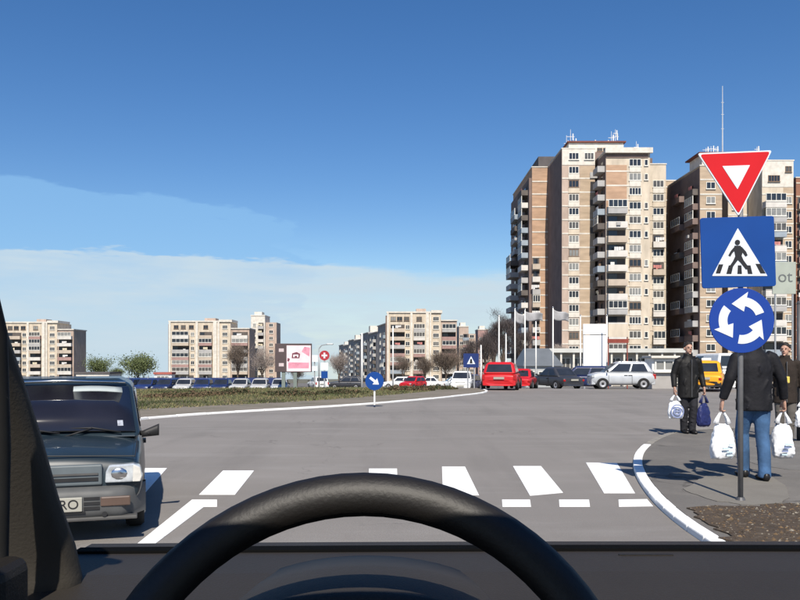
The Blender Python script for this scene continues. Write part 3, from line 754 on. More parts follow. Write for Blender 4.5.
# long slab seen along its shaded side
E = thing('apartment_block', 'long dark shaded slab block receding left of the central cream block', 'apartment block', (wx(389, 268), 268, gz(268)))
p0 = Vector((0, 0, 0)); p1 = Vector((wx(339, 470) - wx(389, 268), 470 - 268, gz(470) - gz(268)))
dv = (p1 - p0); L_ = math.hypot(dv.x, dv.y); ang = math.atan2(dv.y, dv.x); h0 = wz(323, 268) - gz(268); nseg = 7
ux = Vector((dv.x, dv.y, 0)) / L_; nrm = Vector((-ux.y, ux.x, 0))
for i in range(nseg):
    a = p0 + dv * (i / nseg); M_ = Matrix.Translation(a) @ Matrix.Rotation(ang, 4, 'Z')
    hh = h0 * (1.0 if i % 2 == 0 else 0.93)
    m = MB(); m.box(0, L_ / nseg - .3, -14, 0, 0, hh, M_); m.build('wall', greywall, E)
    m = MB(); m.box(2, 7, -9, -1, hh + .01, hh + 1.8 + (i % 3) * .6, M_); m.build('lift_house', whitewash, E)
    m = MB(); m.box(-.1, L_ / nseg - .2, -14.2, .3, hh + .002, hh + .35, M_); m.build('roof_edge', para[3], E)
    for k in range(6):
        q = M_ @ Vector((L_ / nseg * .3, 0, 0)); balcony(E, q.x, q.y, q.z + 1.5 + k * 2.7, 6, 1.2, 1.0, random.choice([para[3], loggia, para[4]]), ang + math.pi, random.random() < .4)
        q = M_ @ Vector((L_ / nseg * .75, 0, 0)); window(E, q.x, q.y, q.z + 2.3 + k * 2.7, 2, 1.4, 2, None, ang + math.pi)

# ------------------------------------------------------------------ trees
bark = mat('bark', (0.11, 0.085, 0.065), .95, .25, 3)
twig_m = mat('bare_twigs', (0.16, 0.125, 0.10), .95, .25, .5)
twig_d = mat('dark_bare_twigs', (0.085, 0.07, 0.068), .95, .25, .5)
twig_p = mat('pale_bare_twigs', (0.30, 0.25, 0.22), .95, .2, .5)
leaf_o = mat('olive_leaves', (0.115, 0.14, 0.055), .85, .35, .4)
def tree(label, px, pyb, pyt, Y, wpx, tw, leafy=False, seed=0, dens=1.0):
    rnd = random.Random(seed); b = gz(Y); H = wz(pyt, Y) - b; rad = wpx / F * Y / 2
    t = thing('leafy_tree' if leafy else 'bare_tree', label, 'tree', (wx(px, Y), Y, b))
    m = MB(); tips = []
    th = H * .28; tr = 0.025 * H
    m.tube([(0, 0, 0), (rnd.uniform(-.1, .1), 0, th * .5), (rnd.uniform(-.15, .15), rnd.uniform(-.1, .1), th)], [tr, tr * .8, tr * .65], 7)
    for i in range(8):
        a = i * 2.4 + rnd.uniform(-.3, .3); hz = th * rnd.uniform(.7, 1.0)
        e = Vector((math.cos(a) * rad * rnd.uniform(.35, .75), math.sin(a) * rad * rnd.uniform(.35, .75), th + (H - th) * rnd.uniform(.45, .85)))
        mid = Vector((e.x * .4, e.y * .4, hz + (e.z - hz) * .55))
        m.tube([(0, 0, hz), mid, e], [tr * .45, tr * .28, tr * .1], 5); tips += [(mid, .6), (e, 1)]
        for j in range(4):
            q = mid.lerp(e, rnd.random()); d = Vector((rnd.uniform(-1, 1), rnd.uniform(-1, 1), rnd.uniform(.1, 1))).normalized() * rad * rnd.uniform(.25, .5)
            m.tube([q, q + d * .6 + Vector((0, 0, .1)), q + d], [tr * .14, tr * .09, tr * .04], 4); tips.append((q + d, 1))
    m.build('trunk', bark, t)
    m = MB(); cen = Vector((0, 0, th + (H - th) * .5))
    n = int((6500 if leafy else 4200) * dens)
    for i in range(n):
        if leafy:
            p, _ = rnd.choice(tips); p = p + Vector((rnd.gauss(0, 1), rnd.gauss(0, 1), rnd.gauss(0, .8))) * rad * .22
            s_ = rnd.uniform(.05, .14) * max(.5, rad / 3)
            d = Vector((rnd.uniform(-1, 1), rnd.uniform(-1, 1), rnd.uniform(-1, 1))).normalized() * s_
            e = Vector((rnd.uniform(-1, 1), rnd.uniform(-1, 1), rnd.uniform(-1, 1))).normalized() * s_
            m.add([p - d, p + e, p + d, p - e], [(0, 1, 2, 3)])
        else:
            p, _ = rnd.choice(tips); p = p + Vector((rnd.gauss(0, 1), rnd.gauss(0, 1), rnd.gauss(0, .9))) * rad * .16
            d = ((p - Vector((0, 0, th))).normalized() + Vector((rnd.uniform(-1, 1), rnd.uniform(-1, 1), rnd.uniform(-.4, 1))) * .8).normalized() * rad * rnd.uniform(.12, .32)
            wv = Vector((rnd.uniform(-1, 1), rnd.uniform(-1, 1), rnd.uniform(-1, 1))).normalized() * max(.02, rad * .009)
            m.add([p - wv, p + wv, p + d], [(0, 1, 2)])
    m.build('crown', tw, t)
tree('round olive green tree nearest the dark hatchback roof', 99, 381, 360, 190, 29, leaf_o, True, 1)
tree('spreading olive green tree left of the skyline cream block', 138, 381, 358, 175, 36, leaf_o, True, 2)
tree('small olive tree between the two larger green trees', 117, 381, 369, 200, 16, leaf_o, True, 3)
tree('brown bare tree at the right corner of the block left of the billboard', 238, 380, 347, 210, 28, twig_m, False, 4, 1.3)
tree('pale bare tree in front of the slim white tower', 262, 384, 350, 170, 27, twig_p, False, 5)
tree('small bare tree below the billboard', 297, 386, 366, 120, 22, twig_m, False, 6)
tree('pale forked bare tree before the long dark slab', 339, 386, 352, 140, 26, twig_p, False, 7)
tree('bare brown tree before the central cream block left part', 403, 384, 355, 180, 22, twig_m, False, 8)
tree('wide bare brown tree before the central cream block right part', 446, 384, 350, 160, 36, twig_m, False, 9, 1.4)
tree('dark bare tree right of the blue crossing sign', 486, 384, 330, 150, 26, twig_d, False, 10, 1.4)
tree('tall dark bare tree against the shaded flank of the tall tower', 503, 384, 310, 140, 34, twig_d, False, 11, 2.0)
tree('slender bare tree behind the left flagpoles', 521, 384, 322, 145, 26, twig_d, False, 12, 1.3)
tree('bare tree in front of the pale pavilion', 563, 384, 338, 128, 28, twig_p, False, 13, .7)

tree('dense dark bare tree behind the navy estate and blue crossing sign', 468, 384, 338, 190, 24, twig_d, False, 21, 1.6)
tree('dark bare tree against the pinkish distant block', 494, 384, 322, 175, 24, twig_d, False, 22, 1.6)
tree('low bare tree at the foot of the central cream block', 425, 384, 358, 200, 24, twig_m, False, 23, 1.2)

# ------------------------------------------------------------------ vehicles
def car_paint(name, col, metal=0.0): return mat(name, col, .40, .10, 3, metal=metal, spec=.4, coat=.3)
amber = mat('amber_lens', (0.105, 0.07, 0.055), .25, .1, 8, spec=.5)
red_lens = mat('red_lens', (0.36, 0.012, 0.012), .2, .1, 8, spec=.5)
lamp_glass = mat('headlamp_glass', (0.50, 0.53, 0.55), .10, .4, 14, spec=.8, metal=.3)
plate_w = mat('number_plate_white', (0.34, 0.33, 0.285), .5, .06, 9)
hub_m = mat('wheel_hub_silver', (0.42, 0.42, 0.43), .4, .15, 9, metal=.5)
plastic = mat('grey_bumper_plastic', (0.08, 0.078, 0.075), .6, .12, 8)
blackp = mat('black_plastic', (0.02, 0.02, 0.021), .55, .2, 8)
WHEELS = {}
def wheel_meshes(r, wd):
    k = (round(r, 3), round(wd, 3))
    if k in WHEELS: return WHEELS[k]
    m = MB(); prof = [(r * .62, -wd / 2), (r * .92, -wd / 2), (r, -wd / 2 + .03), (r, wd / 2 - .03), (r * .92, wd / 2), (r * .62, wd / 2)]
    n = 26; rings = [[Vector((p[1], math.cos(a) * p[0], math.sin(a) * p[0])) for p in prof] for a in [2 * math.pi * i / n for i in range(n)]]
    rings.append(rings[0]); m.loft(rings, False, True); ty = m.mesh('tyre', black_rub, True)
    m = MB(); prof = [(.001, .10), (r * .2, .105), (r * .3, .07), (r * .55, .085), (r * .63, wd / 2 - .005), (r * .63, -wd / 2 + .01), (.001, -.05)]
    rings = [[Vector((p[1] if p[1] < .09 else wd / 2 - .02, math.cos(a) * p[0], math.sin(a) * p[0])) for p in prof] for a in [2 * math.pi * i / n for i in range(n)]]
    rings.append(rings[0]); m.loft(rings, False, True)
    rm = m.mesh('rim', hub_m)
    WHEELS[k] = (ty, rm); return WHEELS[k]
def car(label, loc, rz, paint_m, L=3.6, W=1.55, H=1.42, kind='hatch', group=None, bumper_m=None, detail=1, name='parked_car', plate=True, roofbar=False, round_=.10, hoodz=None, screen=None):
    """front points to local +Y, origin on the ground below the middle"""
    t = thing(name, label, 'car', loc, rz, group)
    bumper_m = bumper_m or paint_m
    hw = W / 2; belt = H * .60; hz = hoodz or H * .57; fr, re = L / 2, -L / 2; r = .275 if H < 1.6 else .31
    if kind == 'hatch': gb = (re + .05, fr - L * .27); gt = (re + .42, fr - L * .45); deck = belt
    elif kind == 'sedan': gb = (re + L * .14, fr - L * .29); gt = (re + L * .30, fr - L * .47); deck = belt * .98
    elif kind == 'estate': gb = (re + .04, fr - L * .28); gt = (re + .26, fr - L * .45); deck = belt
    else: gb = (re + .03, fr - L * .12); gt = (re + .10, fr - L * .27); deck = belt   # van
    if screen: gb = (gb[0], screen[0]); gt = (gt[0], screen[1])
    def ring(y, zt, h, zb):
        p = [(h * .80, zb), (h * .97, zb + .10), (h, zb + .28), (h * 1.0, (zt + zb) * .55 + .06), (h * .965, zt - .07), (h * .90, zt - .012), (h * .5, zt + .012), (0, zt + .02)]
        q = p + [(-a, b) for a, b in p[::-1][1:]]
        return [Vector((a, y, b)) for a, b in q]
    stt = [(re, deck * .80, hw * .86, .34), (re + .03, deck * .90, hw * .93, .26), (re + .22, deck * .985, hw * .985, .21), (gb[0] + .3, belt, hw, .2),
           (0, belt, hw, .19), (gb[1] - .1, belt, hw, .19), (gb[1] + .15, (belt + hz) / 2 + .01, hw * .995, .2), (fr - .30, hz - .035, hw * .97, .21), (fr - .08, hz - .10, hw * .93, .24), (fr, hz - .20, hw * .86, .33)]
    m = MB(); m.loft([ring(*s) for s in stt]); m.build('body', paint_m, t, smooth=True, subsurf=2)
    # greenhouse
    hb, ht = hw * .93, hw * .76
    B = [Vector((-hb, gb[0], belt - .04)), Vector((hb, gb[0], belt - .04)), Vector((hb, gb[1], belt - .03)), Vector((-hb, gb[1], belt - .03))]
    Tt = [Vector((-ht, gt[0], H - .05)), Vector((ht, gt[0], H - .05)), Vector((ht, gt[1], H - .05)), Vector((-ht, gt[1], H - .05))]
    cc = [Vector((v.x * .72, v.y * .82 + (gt[0] + gt[1]) * .09, H)) for v in Tt]
    m = MB(); m.loft([B, Tt, cc]); gh = m.build('cabin', paint_m, t, bevel=round_, seg=4, smooth=False)
    def pane(a, b, c, d, u0, u1, v0, v1, nm, mt=glass_dark, o=.012, par=t):
        def P(u, v): return a.lerp(b, u).lerp(d.lerp(c, u), v)
        n_ = (b - a).cross(d - a).normalized()
        mid = P(.5, .5)
        if n_.dot(mid - Vector((0, 0, belt * .9))) < 0: n_ = -n_
        q = [P(u0, v0) + n_ * o, P(u1, v0) + n_ * o, P(u1, v1) + n_ * o, P(u0, v1) + n_ * o]
        mm = MB(); mm.loft([[p - n_ * .02 for p in q], q]); return mm.build(nm, mt, par, bevel=.004)
    pane(B[3], B[2], Tt[2], Tt[3], .06, .94, .12, .90, 'windscreen')
    pane(B[0], B[1], Tt[1], Tt[0], .10, .90, .18, .88, 'rear_window')
    for s_ in (0, 1):
        a, b, c, d = (B[1], B[2], Tt[2], Tt[1]) if s_ else (B[0], B[3], Tt[3], Tt[0])
        if kind == 'van': spans = [(.62, .9)]
        else: spans = [(.12, .47), (.51, .90)] if L < 4 else [(.06, .2), (.23, .53), (.56, .92)]
        for u0, u1 in spans: pane(a, b, c, d, u0, u1, .16, .86, 'side_window')
    # wheels
    ty, rm = wheel_meshes(r, .17)
    for sy in (fr - L * .185, re + L * .19):
        for sx in (-1, 1):
            wv = bpy.data.objects.new('wheel', None); COL.objects.link(wv); wv.parent = t; wv.location = (sx * (hw - .062), sy, r); wv.rotation_euler = (0, 0, 0 if sx > 0 else math.pi)
            inst('tyre', ty, wv); inst('rim', rm, wv)
            n = 20; m = MB(); m.loft([[Vector((sx * xx, sy + math.cos(2 * math.pi * i / n) * r * 1.12, max(.19, r + math.sin(2 * math.pi * i / n) * r * 1.12))) for i in range(n)] for xx in (hw - .2, hw + .006)])
            m.build('wheel_arch', blackp, t)
    # bumpers, lamps, plates
    bz = .36
    m = MB(); m.loft([[Vector((x, fr - .12 + (0.15 if abs(x) < hw * .75 else .06) + o, z0)) for x, z0 in ((-hw * .9, bz - .13), (-hw * .5, bz - .15), (hw * .5, bz - .15), (hw * .9, bz - .13), (hw * .9, bz + .11), (hw * .5, bz + .12), (-hw * .5, bz + .12), (-hw * .9, bz + .11))] for o in (-.2, 0)])
    m.build('front_bumper', bumper_m, t, bevel=.03, seg=3)
    m = MB(); m.loft([[Vector((x, re + .10 - (0.14 if abs(x) < hw * .75 else .07) + o, z0)) for x, z0 in ((-hw * .9, bz - .12), (-hw * .5, bz - .13), (hw * .5, bz - .13), (hw * .9, bz - .12), (hw * .9, bz + .12), (hw * .5, bz + .13), (-hw * .5, bz + .13), (-hw * .9, bz + .12))] for o in (.2, 0)])
    m.build('rear_bumper', bumper_m, t, bevel=.03, seg=3)
    for sx in (-1, 1):
        m = MB(); m.box(sx * hw * .80 - .14, sx * hw * .80 + .10, fr - .2, fr - .035, hz - .27, hz - .13); m.build('headlight', lamp_glass, t, bevel=.03, seg=3)
        z0 = belt * .62; zh = .34 if kind in ('hatch', 'estate', 'van') else .16
        m = MB(); m.box(sx * hw * .84 - .07, sx * hw * .84 + .065, re - .008, re + .16, z0, z0 + zh * .75); m.build('tail_light', red_lens, t, bevel=.02)
        m = MB(); m.tube([(sx * hw * .92, gb[1] - .22, belt + .04), (sx * (hw + .08), gb[1] - .2, belt + .05)], .015, 6)
        m.ell((sx * (hw + .13), gb[1] - .2, belt + .08), .085, .05, .06, 10, 6); m.build('door_mirror', blackp, t, smooth=True)
        for yh in ((gb[0] + gb[1]) * .5 - .05, gb[1] - 1.15):
            m = MB(); m.box(sx * hw - .012, sx * hw + .018, yh - .09, yh + .09, belt - .16, belt - .125); m.build('door_handle', blackp, t)
        m = MB()
        for yy_ in (gb[1] - .28, (gb[0] + gb[1]) * .5 - .15): m.box(sx * hw - .02, sx * hw + .0025, yy_ - .006, yy_ + .006, .25, belt - .05)
        m.build('door_gap', blackp, t)
    m = MB(); m.box(-hw * .45, hw * .45, fr - .12, fr - .012, hz - .24, hz - .17); m.build('grille', blackp, t, bevel=.01)
    if plate:
        MB().box(-.26, .26, fr + .032, fr + .046, bz - .06, bz + .05).build('number_plate', plate_w, t)
        MB().box(-.26, .26, re - .058, re - .022, belt * .66, belt * .66 + .11).build('number_plate', plate_w, t)
    if roofbar:
        for yy_ in (gt[1] - .25, gt[0] + .3):
            MB().box(-ht * .95, ht * .95, yy_ - .02, yy_ + .02, H + .05, H + .08).build('roof_bar', dark_steel, t)
    return t

navy = car_paint('dark_blue_teal_paint', (0.014, 0.025, 0.034)); red_p = car_paint('red_paint', (0.50, 0.012, 0.016)); silver = car_paint('silver_paint', (0.50, 0.52, 0.54), .25)
black_p = car_paint('dark_grey_paint', (0.035, 0.037, 0.045)); white_p = car_paint('white_paint', (0.72, 0.72, 0.70)); yellow = car_paint('taxi_yellow_paint', (0.75, 0.33, 0.012)); blue_p = car_paint('blue_paint', (0.015, 0.03, 0.12)); old_white = car_paint('old_white_paint', (0.46, 0.46, 0.45)); navy2 = car_paint('navy_paint', (0.012, 0.022, 0.085)); maroon = car_paint('maroon_paint', (0.12, 0.012, 0.018))

# red car seen from behind, heading away
c = gp(505, 390.5); car('red hatchback seen from behind near the flagpoles', (c.x + .1, c.y + 1.9, 0), R(-12), red_p, 3.8, 1.80, 1.40, 'hatch', name='red_car', round_=.17)
c = gp(533, 389); car('small red saloon half hidden to the right of the red hatchback', (c.x, c.y + 4, gz(c.y + 4)), R(-16), red_p, 3.7, 1.55, 1.16, 'sedan', name='red_saloon', round_=.12)
c = gp(622, 389); car('silver small hatchback in profile with roof bars, facing left', (c.x, c.y + .3, 0), R(86), silver, 3.3, 1.5, 1.43, 'hatch', name='silver_car', roofbar=True, round_=.14, screen=(1.02, .28), hoodz=.86)
c = gp(571, 388); car('dark grey saloon nose to tail with the silver hatchback', (c.x + .2, c.y + 5.5, gz(c.y + 5)), R(25), black_p, 3.8, 1.6, 1.34, 'sedan', name='dark_saloon', round_=.09)
c = gp(600, 387); car('blue grey estate car just behind the silver hatchback bonnet', (c.x - .2, c.y + 4.6, gz(c.y + 4.6)), R(80), navy2, 3.9, 1.62, 1.45, 'estate', name='blue_estate')
c = gp(722, 392)
taxi = car('yellow taxi seen from behind between the two walking people', (c.x, c.y + 1.9, 0), R(-24), yellow, 3.9, 1.66, 1.46, 'sedan', name='taxi', bumper_m=blackp)
MB().box(-.22, .22, -.12, .12, 1.465, 1.60).build('roof_sign', mat('taxi_sign_white', (.7, .7, .66), .5, .05, 4), taxi, bevel=.03)
# white van behind the taxi
Yv = 52; car('white van behind the yellow taxi', (wx(714, Yv), Yv, gz(Yv)), R(4), white_p, 4.6, 1.9, 2.35, 'van', name='white_van')
# parked row beyond the island (front ends towards the camera)
row = [(128, navy2, 'hatch', 'navy hatchback at the left end of the far parked row'), (147, blue_p, 'sedan', 'mid blue saloon second from left in the far parked row'), (166, navy2, 'estate', 'navy estate third from left in the far parked row'),
       (185, old_white, 'hatch', 'white hatchback fourth from left in the far parked row'), (203, blue_p, 'hatch', 'blue hatchback fifth from left in the far parked row'), (222, navy2, 'sedan', 'navy saloon in the far row left of two white cars'),
       (241, old_white, 'sedan', 'white saloon left of the white estate in the far parked row'), (260, old_white, 'estate', 'white estate in the far row nearest the slim white tower'), (280, silver, 'hatch', 'silver hatchback under the billboard in the far parked row')]
for px, pm, kd, lb in row:
    Y = 76; car(lb, (wx(px, Y), Y, gz(Y) + .02 - .25), R(180 + random.uniform(-6, 6)), pm, 3.9, 1.62, 1.38, kd, 'cars parked in a row beyond the grass island')
far = [(346, 92, black_p, 'hatch', 88, 'dark hatchback in profile before the long dark slab'), (398, 100, white_p, 'estate', 92, 'white estate in profile right of the round arrow sign'), (428, 98, white_p, 'sedan', 88, 'white saloon in profile before the central cream block'),
       (413, 90, red_p, 'hatch', 150, 'red hatchback between the two white cars by the central block'), (452, 100, silver, 'sedan', 95, 'silver saloon left of the blue crossing sign'), (468, 70, navy2, 'estate', 160, 'navy estate below the blue crossing sign'), (462, 60, white_p, 'hatch', 172, 'white hatchback behind the tip of the island'),
       (318, 90, white_p, 'hatch', 20, 'white hatchback beside the red cross totem')]
for px, Y, pm, kd, an, lb in far:
    car(lb, (wx(px, Y), Y, gz(Y)), R(an), pm, 3.9, 1.62, 1.42, kd, 'cars on the far side of the roundabout')

# ------------------------------------------------------------------ near dark hatchback facing the camera
fa = R(180 - 18)
fdir = Vector((math.sin(R(18)), -math.cos(R(18)), 0))     # heading towards the camera
fc = gp(46, 546); L_ = 3.25
cpos = fc - fdir * (L_ / 2)
hd = thing('oncoming_car', 'dark blue teal hatchback facing the camera at the left behind the windscreen pillar', 'car', (cpos.x, cpos.y, 0), math.atan2(-fdir.x, fdir.y))
hw = .725; fr, re = L_ / 2, -L_ / 2; belt = .76
def ringh(y, zt, h, zb, crown=.03):
    p = [(h * .82, zb), (h * .97, zb + .07), (h, zb + .2), (h * 1.0, zt * .62 + zb * .3), (h * .975, zt - .09), (h * .93, zt - .02), (h * .7, zt + .004), (h * .35, zt + crown * .8), (0, zt + crown)]
    q = p + [(-a, b) for a, b in p[::-1][1:]]
    return [Vector((a, y, b)) for a, b in q]
m = MB(); m.loft([ringh(*s) for s in [(re, .6, hw * .86, .34), (re + .05, .7, hw * .95, .24), (re + .4, belt, hw, .2), (0, belt, hw, .19), (fr - 1.05, belt, hw, .19), (fr - .85, .745, hw, .2), (fr - .45, .71, hw * .985, .21), (fr - .16, .655, hw * .965, .23), (fr - .08, .61, hw * .955, .26), (fr - .05, .45, hw * .95, .3)]])
m.build('body', navy, hd, smooth=True, subsurf=2)
# bonnet shut line, cabin
gb = (re + .08, fr - .78); gt = (re + .35, fr - 1.42); Hh = 1.245; hb, ht = hw * .95, hw * .84
B = [Vector((-hb, gb[0], belt - .05)), Vector((hb, gb[0], belt - .05)), Vector((hb, gb[1], belt - .02)), Vector((-hb, gb[1], belt - .02))]
Tt = [Vector((-ht, gt[0], Hh - .06)), Vector((ht, gt[0], Hh - .06)), Vector((ht, gt[1], Hh - .06)), Vector((-ht, gt[1], Hh - .06))]
cc = [Vector((v.x * .8, gt[0] + .15 if i < 2 else gt[1] - .12, Hh)) for i, v in enumerate(Tt)]
m = MB(); m.loft([B, Tt, cc]); m.build('cabin', navy, hd, bevel=.045, seg=4)
def hpane(a, b, c, d, u0, u1, v0, v1, nm, mt, o=.012, par=hd, bow=0.0, n=8):
    def P(u, v): return a.lerp(b, u).lerp(d.lerp(c, u), v)
    n_ = (b - a).cross(d - a).normalized()
    if n_.dot(P(.5, .5) - Vector((0, 0, belt * .9))) < 0: n_ = -n_
    rows = []
    for k in range(2):
        rows.append([P(u0 + (u1 - u0) * i / n, v0 if k == 0 else v1) + n_ * (o + bow * (1 - (2 * i / n - 1) ** 2)) for i in range(n + 1)])
    mm = MB()
    mm.loft(rows, False, False)
    ob = mm.build(nm, mt, par, smooth=True); sl = ob.modifiers.new('t', 'SOLIDIFY'); sl.thickness = .01; return ob
screen_gl = mat('dark_windscreen_glass', (0.012, 0.012, 0.018), .06, .3, 2, spec=.55)
ws = hpane(B[3], B[2], Tt[2], Tt[3], .03, .97, .08, .93, 'windscreen', screen_gl, .020, hd, .022)
hpane(B[3], B[2], Tt[2], Tt[3], .08, .52, .80, .90, 'sun_strip', mat('pale_sun_strip', (0.34, 0.38, 0.38), .5, .1, 4), .026, ws, .022)
hpane(B[0], B[1], Tt[1], Tt[0], .08, .92, .2, .88, 'rear_window', screen_gl)
for a, b, c, d in ((B[1], B[2], Tt[2], Tt[1]), (B[0], B[3], Tt[3], Tt[0])):
    hpane(a, b, c, d, .08, .45, .16, .86, 'side_window', screen_gl); hpane(a, b, c, d, .5, .9, .16, .86, 'side_window', screen_gl)
# windscreen sticker, wipers, mirrors
def spos(u, v, o=.03): 
    p = B[3].lerp(B[2], u).lerp(Tt[3].lerp(Tt[2], u), v); n_ = (B[2] - B[3]).cross(Tt[3] - B[3]).normalized()
    if n_.y < 0: n_ = -n_
    return p + n_ * o
m = MB(); a, b = spos(.10, .16, .032), spos(.15, .30, .032); m.quad(a, spos(.135, .16, .032), spos(.135, .26, .032), spos(.10, .26, .032)); m.build('sticker', mat('sticker_grey', (.3, .32, .36), .5, .4, 30), ws)
for u0, u1 in ((.12, .46), (.48, .84)):
    m = MB(); m.tube([spos(u0, .05), spos((u0 + u1) / 2, .105, .05), spos(u1, .13)], .008, 6); m.tube([spos(u1 - .0, .0, .02), spos((u0 + u1) / 2, .10, .05)], .008, 6); m.build('wiper', blackp, hd, smooth=True)
for sx in (-1, 1):
    m = MB(); m.tube([(sx * hw * .94, fr - .98, belt + .0), (sx * (hw + .05), fr - .96, belt - .01), (sx * (hw + .02), fr - .95, belt + .0)], [.022, .016, .014], 8)
    m.loft([[Vector((sx * (hw - .03 + q), fr - .97, belt - .01 + q * .25)) + Vector((0, math.cos(a) * .03, math.sin(a) * .028 * (1 + q * 6))) for a in [2 * math.pi * i / 12 for i in range(12)]] for q in (0, .04, .09, .13, .15)])
    m.build('door_mirror', blackp, hd, smooth=True)
m = MB(); m.tube([(-hw * .88, fr - .13, .648), (0, fr - .10, .672), (hw * .88, fr - .13, .648)], .005, 6); m.build('bonnet_gap', blackp, hd)
for sx in (-1, 1):
    m = MB(); m.tube([(sx * hw * .885, fr - .14, .640), (sx * hw * .90, fr - .45, .712), (sx * hw * .91, fr - .80, .752)], .004, 6); m.build('bonnet_side_gap', blackp, hd)
m = MB(); m.tube([(-ht * .9, gt[1] + .03, Hh - .035), (0, gt[1] + .03, Hh - .02), (ht * .9, gt[1] + .03, Hh - .035)], .014, 8); m.build('roof_edge_glint', chrome, hd, smooth=True)  # chrome tube added for the bright highlight along the roof's front edge
# headlights: outer shell + reflector + divider
for sx in (-1, 1):
    def hp(x, z_): return (sx * x, z_)
    h = MB(); poly = [(.42, .455), (.685, .455), (.70, .50), (.685, .575), (.63, .60), (.45, .592), (.425, .54)]
    poly = [(sx * a, b) for a, b in poly]
    h.prism(poly, fr - .16, fr - .022); ho = h.build('headlight', lamp_glass, hd, bevel=.012, seg=3)
    q = MB(); q.ell((sx * .525, fr - .03, .525), .068, .02, .052, 14, 7); q.build('bulb_cover', chrome, ho, smooth=True)
    q = MB(); q.prism([(sx * a, b) for a, b in [(.625, .46), (.68, .46), (.694, .50), (.68, .57), (.63, .592)]], fr - .02, fr - .012); q.build('side_lens', mat('clear_side_lens', (.62, .60, .55), .15, .15, 20, spec=.7), ho, bevel=.004)
    q = MB(); q.box(sx * .50 - .11, sx * .50 + .11, fr + .02, fr + .048, .285, .36); q.build('indicator_lamp', amber, hd, bevel=.01)
# bumper with slots
m = MB()
prof = [(.185, -.02), (.20, .02), (.25, .035), (.36, .04), (.40, .03), (.42, .0), (.43, -.05)]
rings = []
for i in range(17):
    x = -hw + 2 * hw * i / 16; e = abs(x) / hw; back = .0 if e < .72 else .28 * ((e - .72) / .28) ** 2
    rings.append([Vector((x, fr + p[1] - back, p[0])) for p in prof] + [Vector((x, fr - .2 - back * .3, .43)), Vector((x, fr - .2 - back * .3, .185))])
m.loft(rings); m.build('front_bumper', mat('grey_painted_bumper', (0.090, 0.092, 0.092), .55, .15, 6), hd, smooth=True)
for zz in (.275, .312, .349):
    for sx in (-1, 1):
        x0, x1 = (.27, .385)
        MB().box(sx * x0 if sx > 0 else -x1, x1 if sx > 0 else -x0, fr + .02, fr + .043, zz - .012, zz + .012).build('intake_slot', blackp, hd)
MB().box(-.66, .66, fr - .06, fr + .045, .178, .206).build('bumper_lip', plastic, hd, bevel=.008)
m = MB(); m.tube([(-.42, fr + .02, .225), (-.42, fr + .05, .225)], .02, 8); m.build('tow_eye_cover', blackp, hd)
# grille between lamps
MB().box(-.40, .40, fr - .12, fr - .035, .44, .60).build('grille_panel', mat('grille_grey', (0.11, 0.13, 0.14), .5, .1, 6), hd, bevel=.012)
MB().box(-.37, .37, fr - .10, fr - .028, .475, .502).build('grille_slot', blackp, hd)
MB().box(-.37, .37, fr - .10, fr - .024, .522, .536).build('grille_trim', plastic, hd)
pl = MB().box(-.26, .26, fr + .041, fr + .055, .255, .365).build('number_plate', plate_w, hd, bevel=.006)
MB().box(-.28, .28, fr + .036, fr + .044, .24, .254).build('plate_holder', blackp, hd)
o = inst('plate_lettering', text_mesh('RO', .10, sign_black, .001), pl, (-.165, fr + .0575, .31)); o.rotation_euler = (R(90), 0, R(180))
MB().box(-.58, .58, fr - .45, fr - .09, .19, .26).build('undertray', blackp, hd)
ty, rm = wheel_meshes(.25, .15)
for sy in (fr - .62, re + .55):
    for sx in (-1, 1):
        wv = bpy.data.objects.new('wheel', None); COL.objects.link(wv); wv.parent = hd; wv.location = (sx * (hw - .085), sy, .25); wv.rotation_euler = (0, 0, 0 if sx > 0 else math.pi)
        inst('tyre', ty, wv); inst('rim', rm, wv)
for sx in (-1, 1):
    m = MB(); m.box(sx * hw - .012, sx * hw + .018, -.25, -.07, belt - .16, belt - .125); m.build('door_handle', blackp, hd)
    MB().box(sx * hw * .84 - .07, sx * hw * .84 + .065, re - .008, re + .16, .5, .66).build('tail_light', red_lens, hd, bevel=.02)

# ------------------------------------------------------------------ street furniture in the distance
def simple_pole(name, label, px, ytop, Y, rb, mt, cat, lamp=False):
    b = gz(Y); h = wz(ytop, Y) - b; t = thing(name, label, cat, (wx(px, Y), Y, b))
    m = MB(); m.tube([(0, 0, 0), (0, 0, h * .5), (0, 0, h)], [rb, rb * .85, rb * .65], 10); m.build('pole', mt, t, smooth=True)
    MB().box(-rb * 1.8, rb * 1.8, -rb * 1.8, rb * 1.8, 0, .06).build('base_plate', steel, t)
    if lamp:
        m = MB(); m.tube([(0, 0, h - .05), (.25, 0, h + .25), (.9, 0, h + .35)], [.05, .045, .04], 6); m.build('arm', mt, t)
        m = MB(); m.box(.7, 1.35, -.13, .13, h + .30, h + .42); m.build('lamp_head', steel, t, bevel=.04)
    return t, h
simple_pole('lamp_post', 'white pole just left of the round arrow sign', 362, 333, 80, .12, pole_white, 'pole')
simple_pole('lamp_post', 'thin white pole in front of the left edge of the central block', 393, 326, 85, .09, pole_white, 'pole')
simple_pole('lamp_post', 'white pole between the blue crossing sign and the red hatchback', 481, 345, 75, .09, pole_white, 'pole')
simple_pole('lamp_post', 'slim lamp post between billboard and red cross totem', 319, 348, 75, .07, steel, 'lamp post', True)
flagc = mat('grey_white_flag', (0.30, 0.295, 0.30), .8, .25, 1.5)
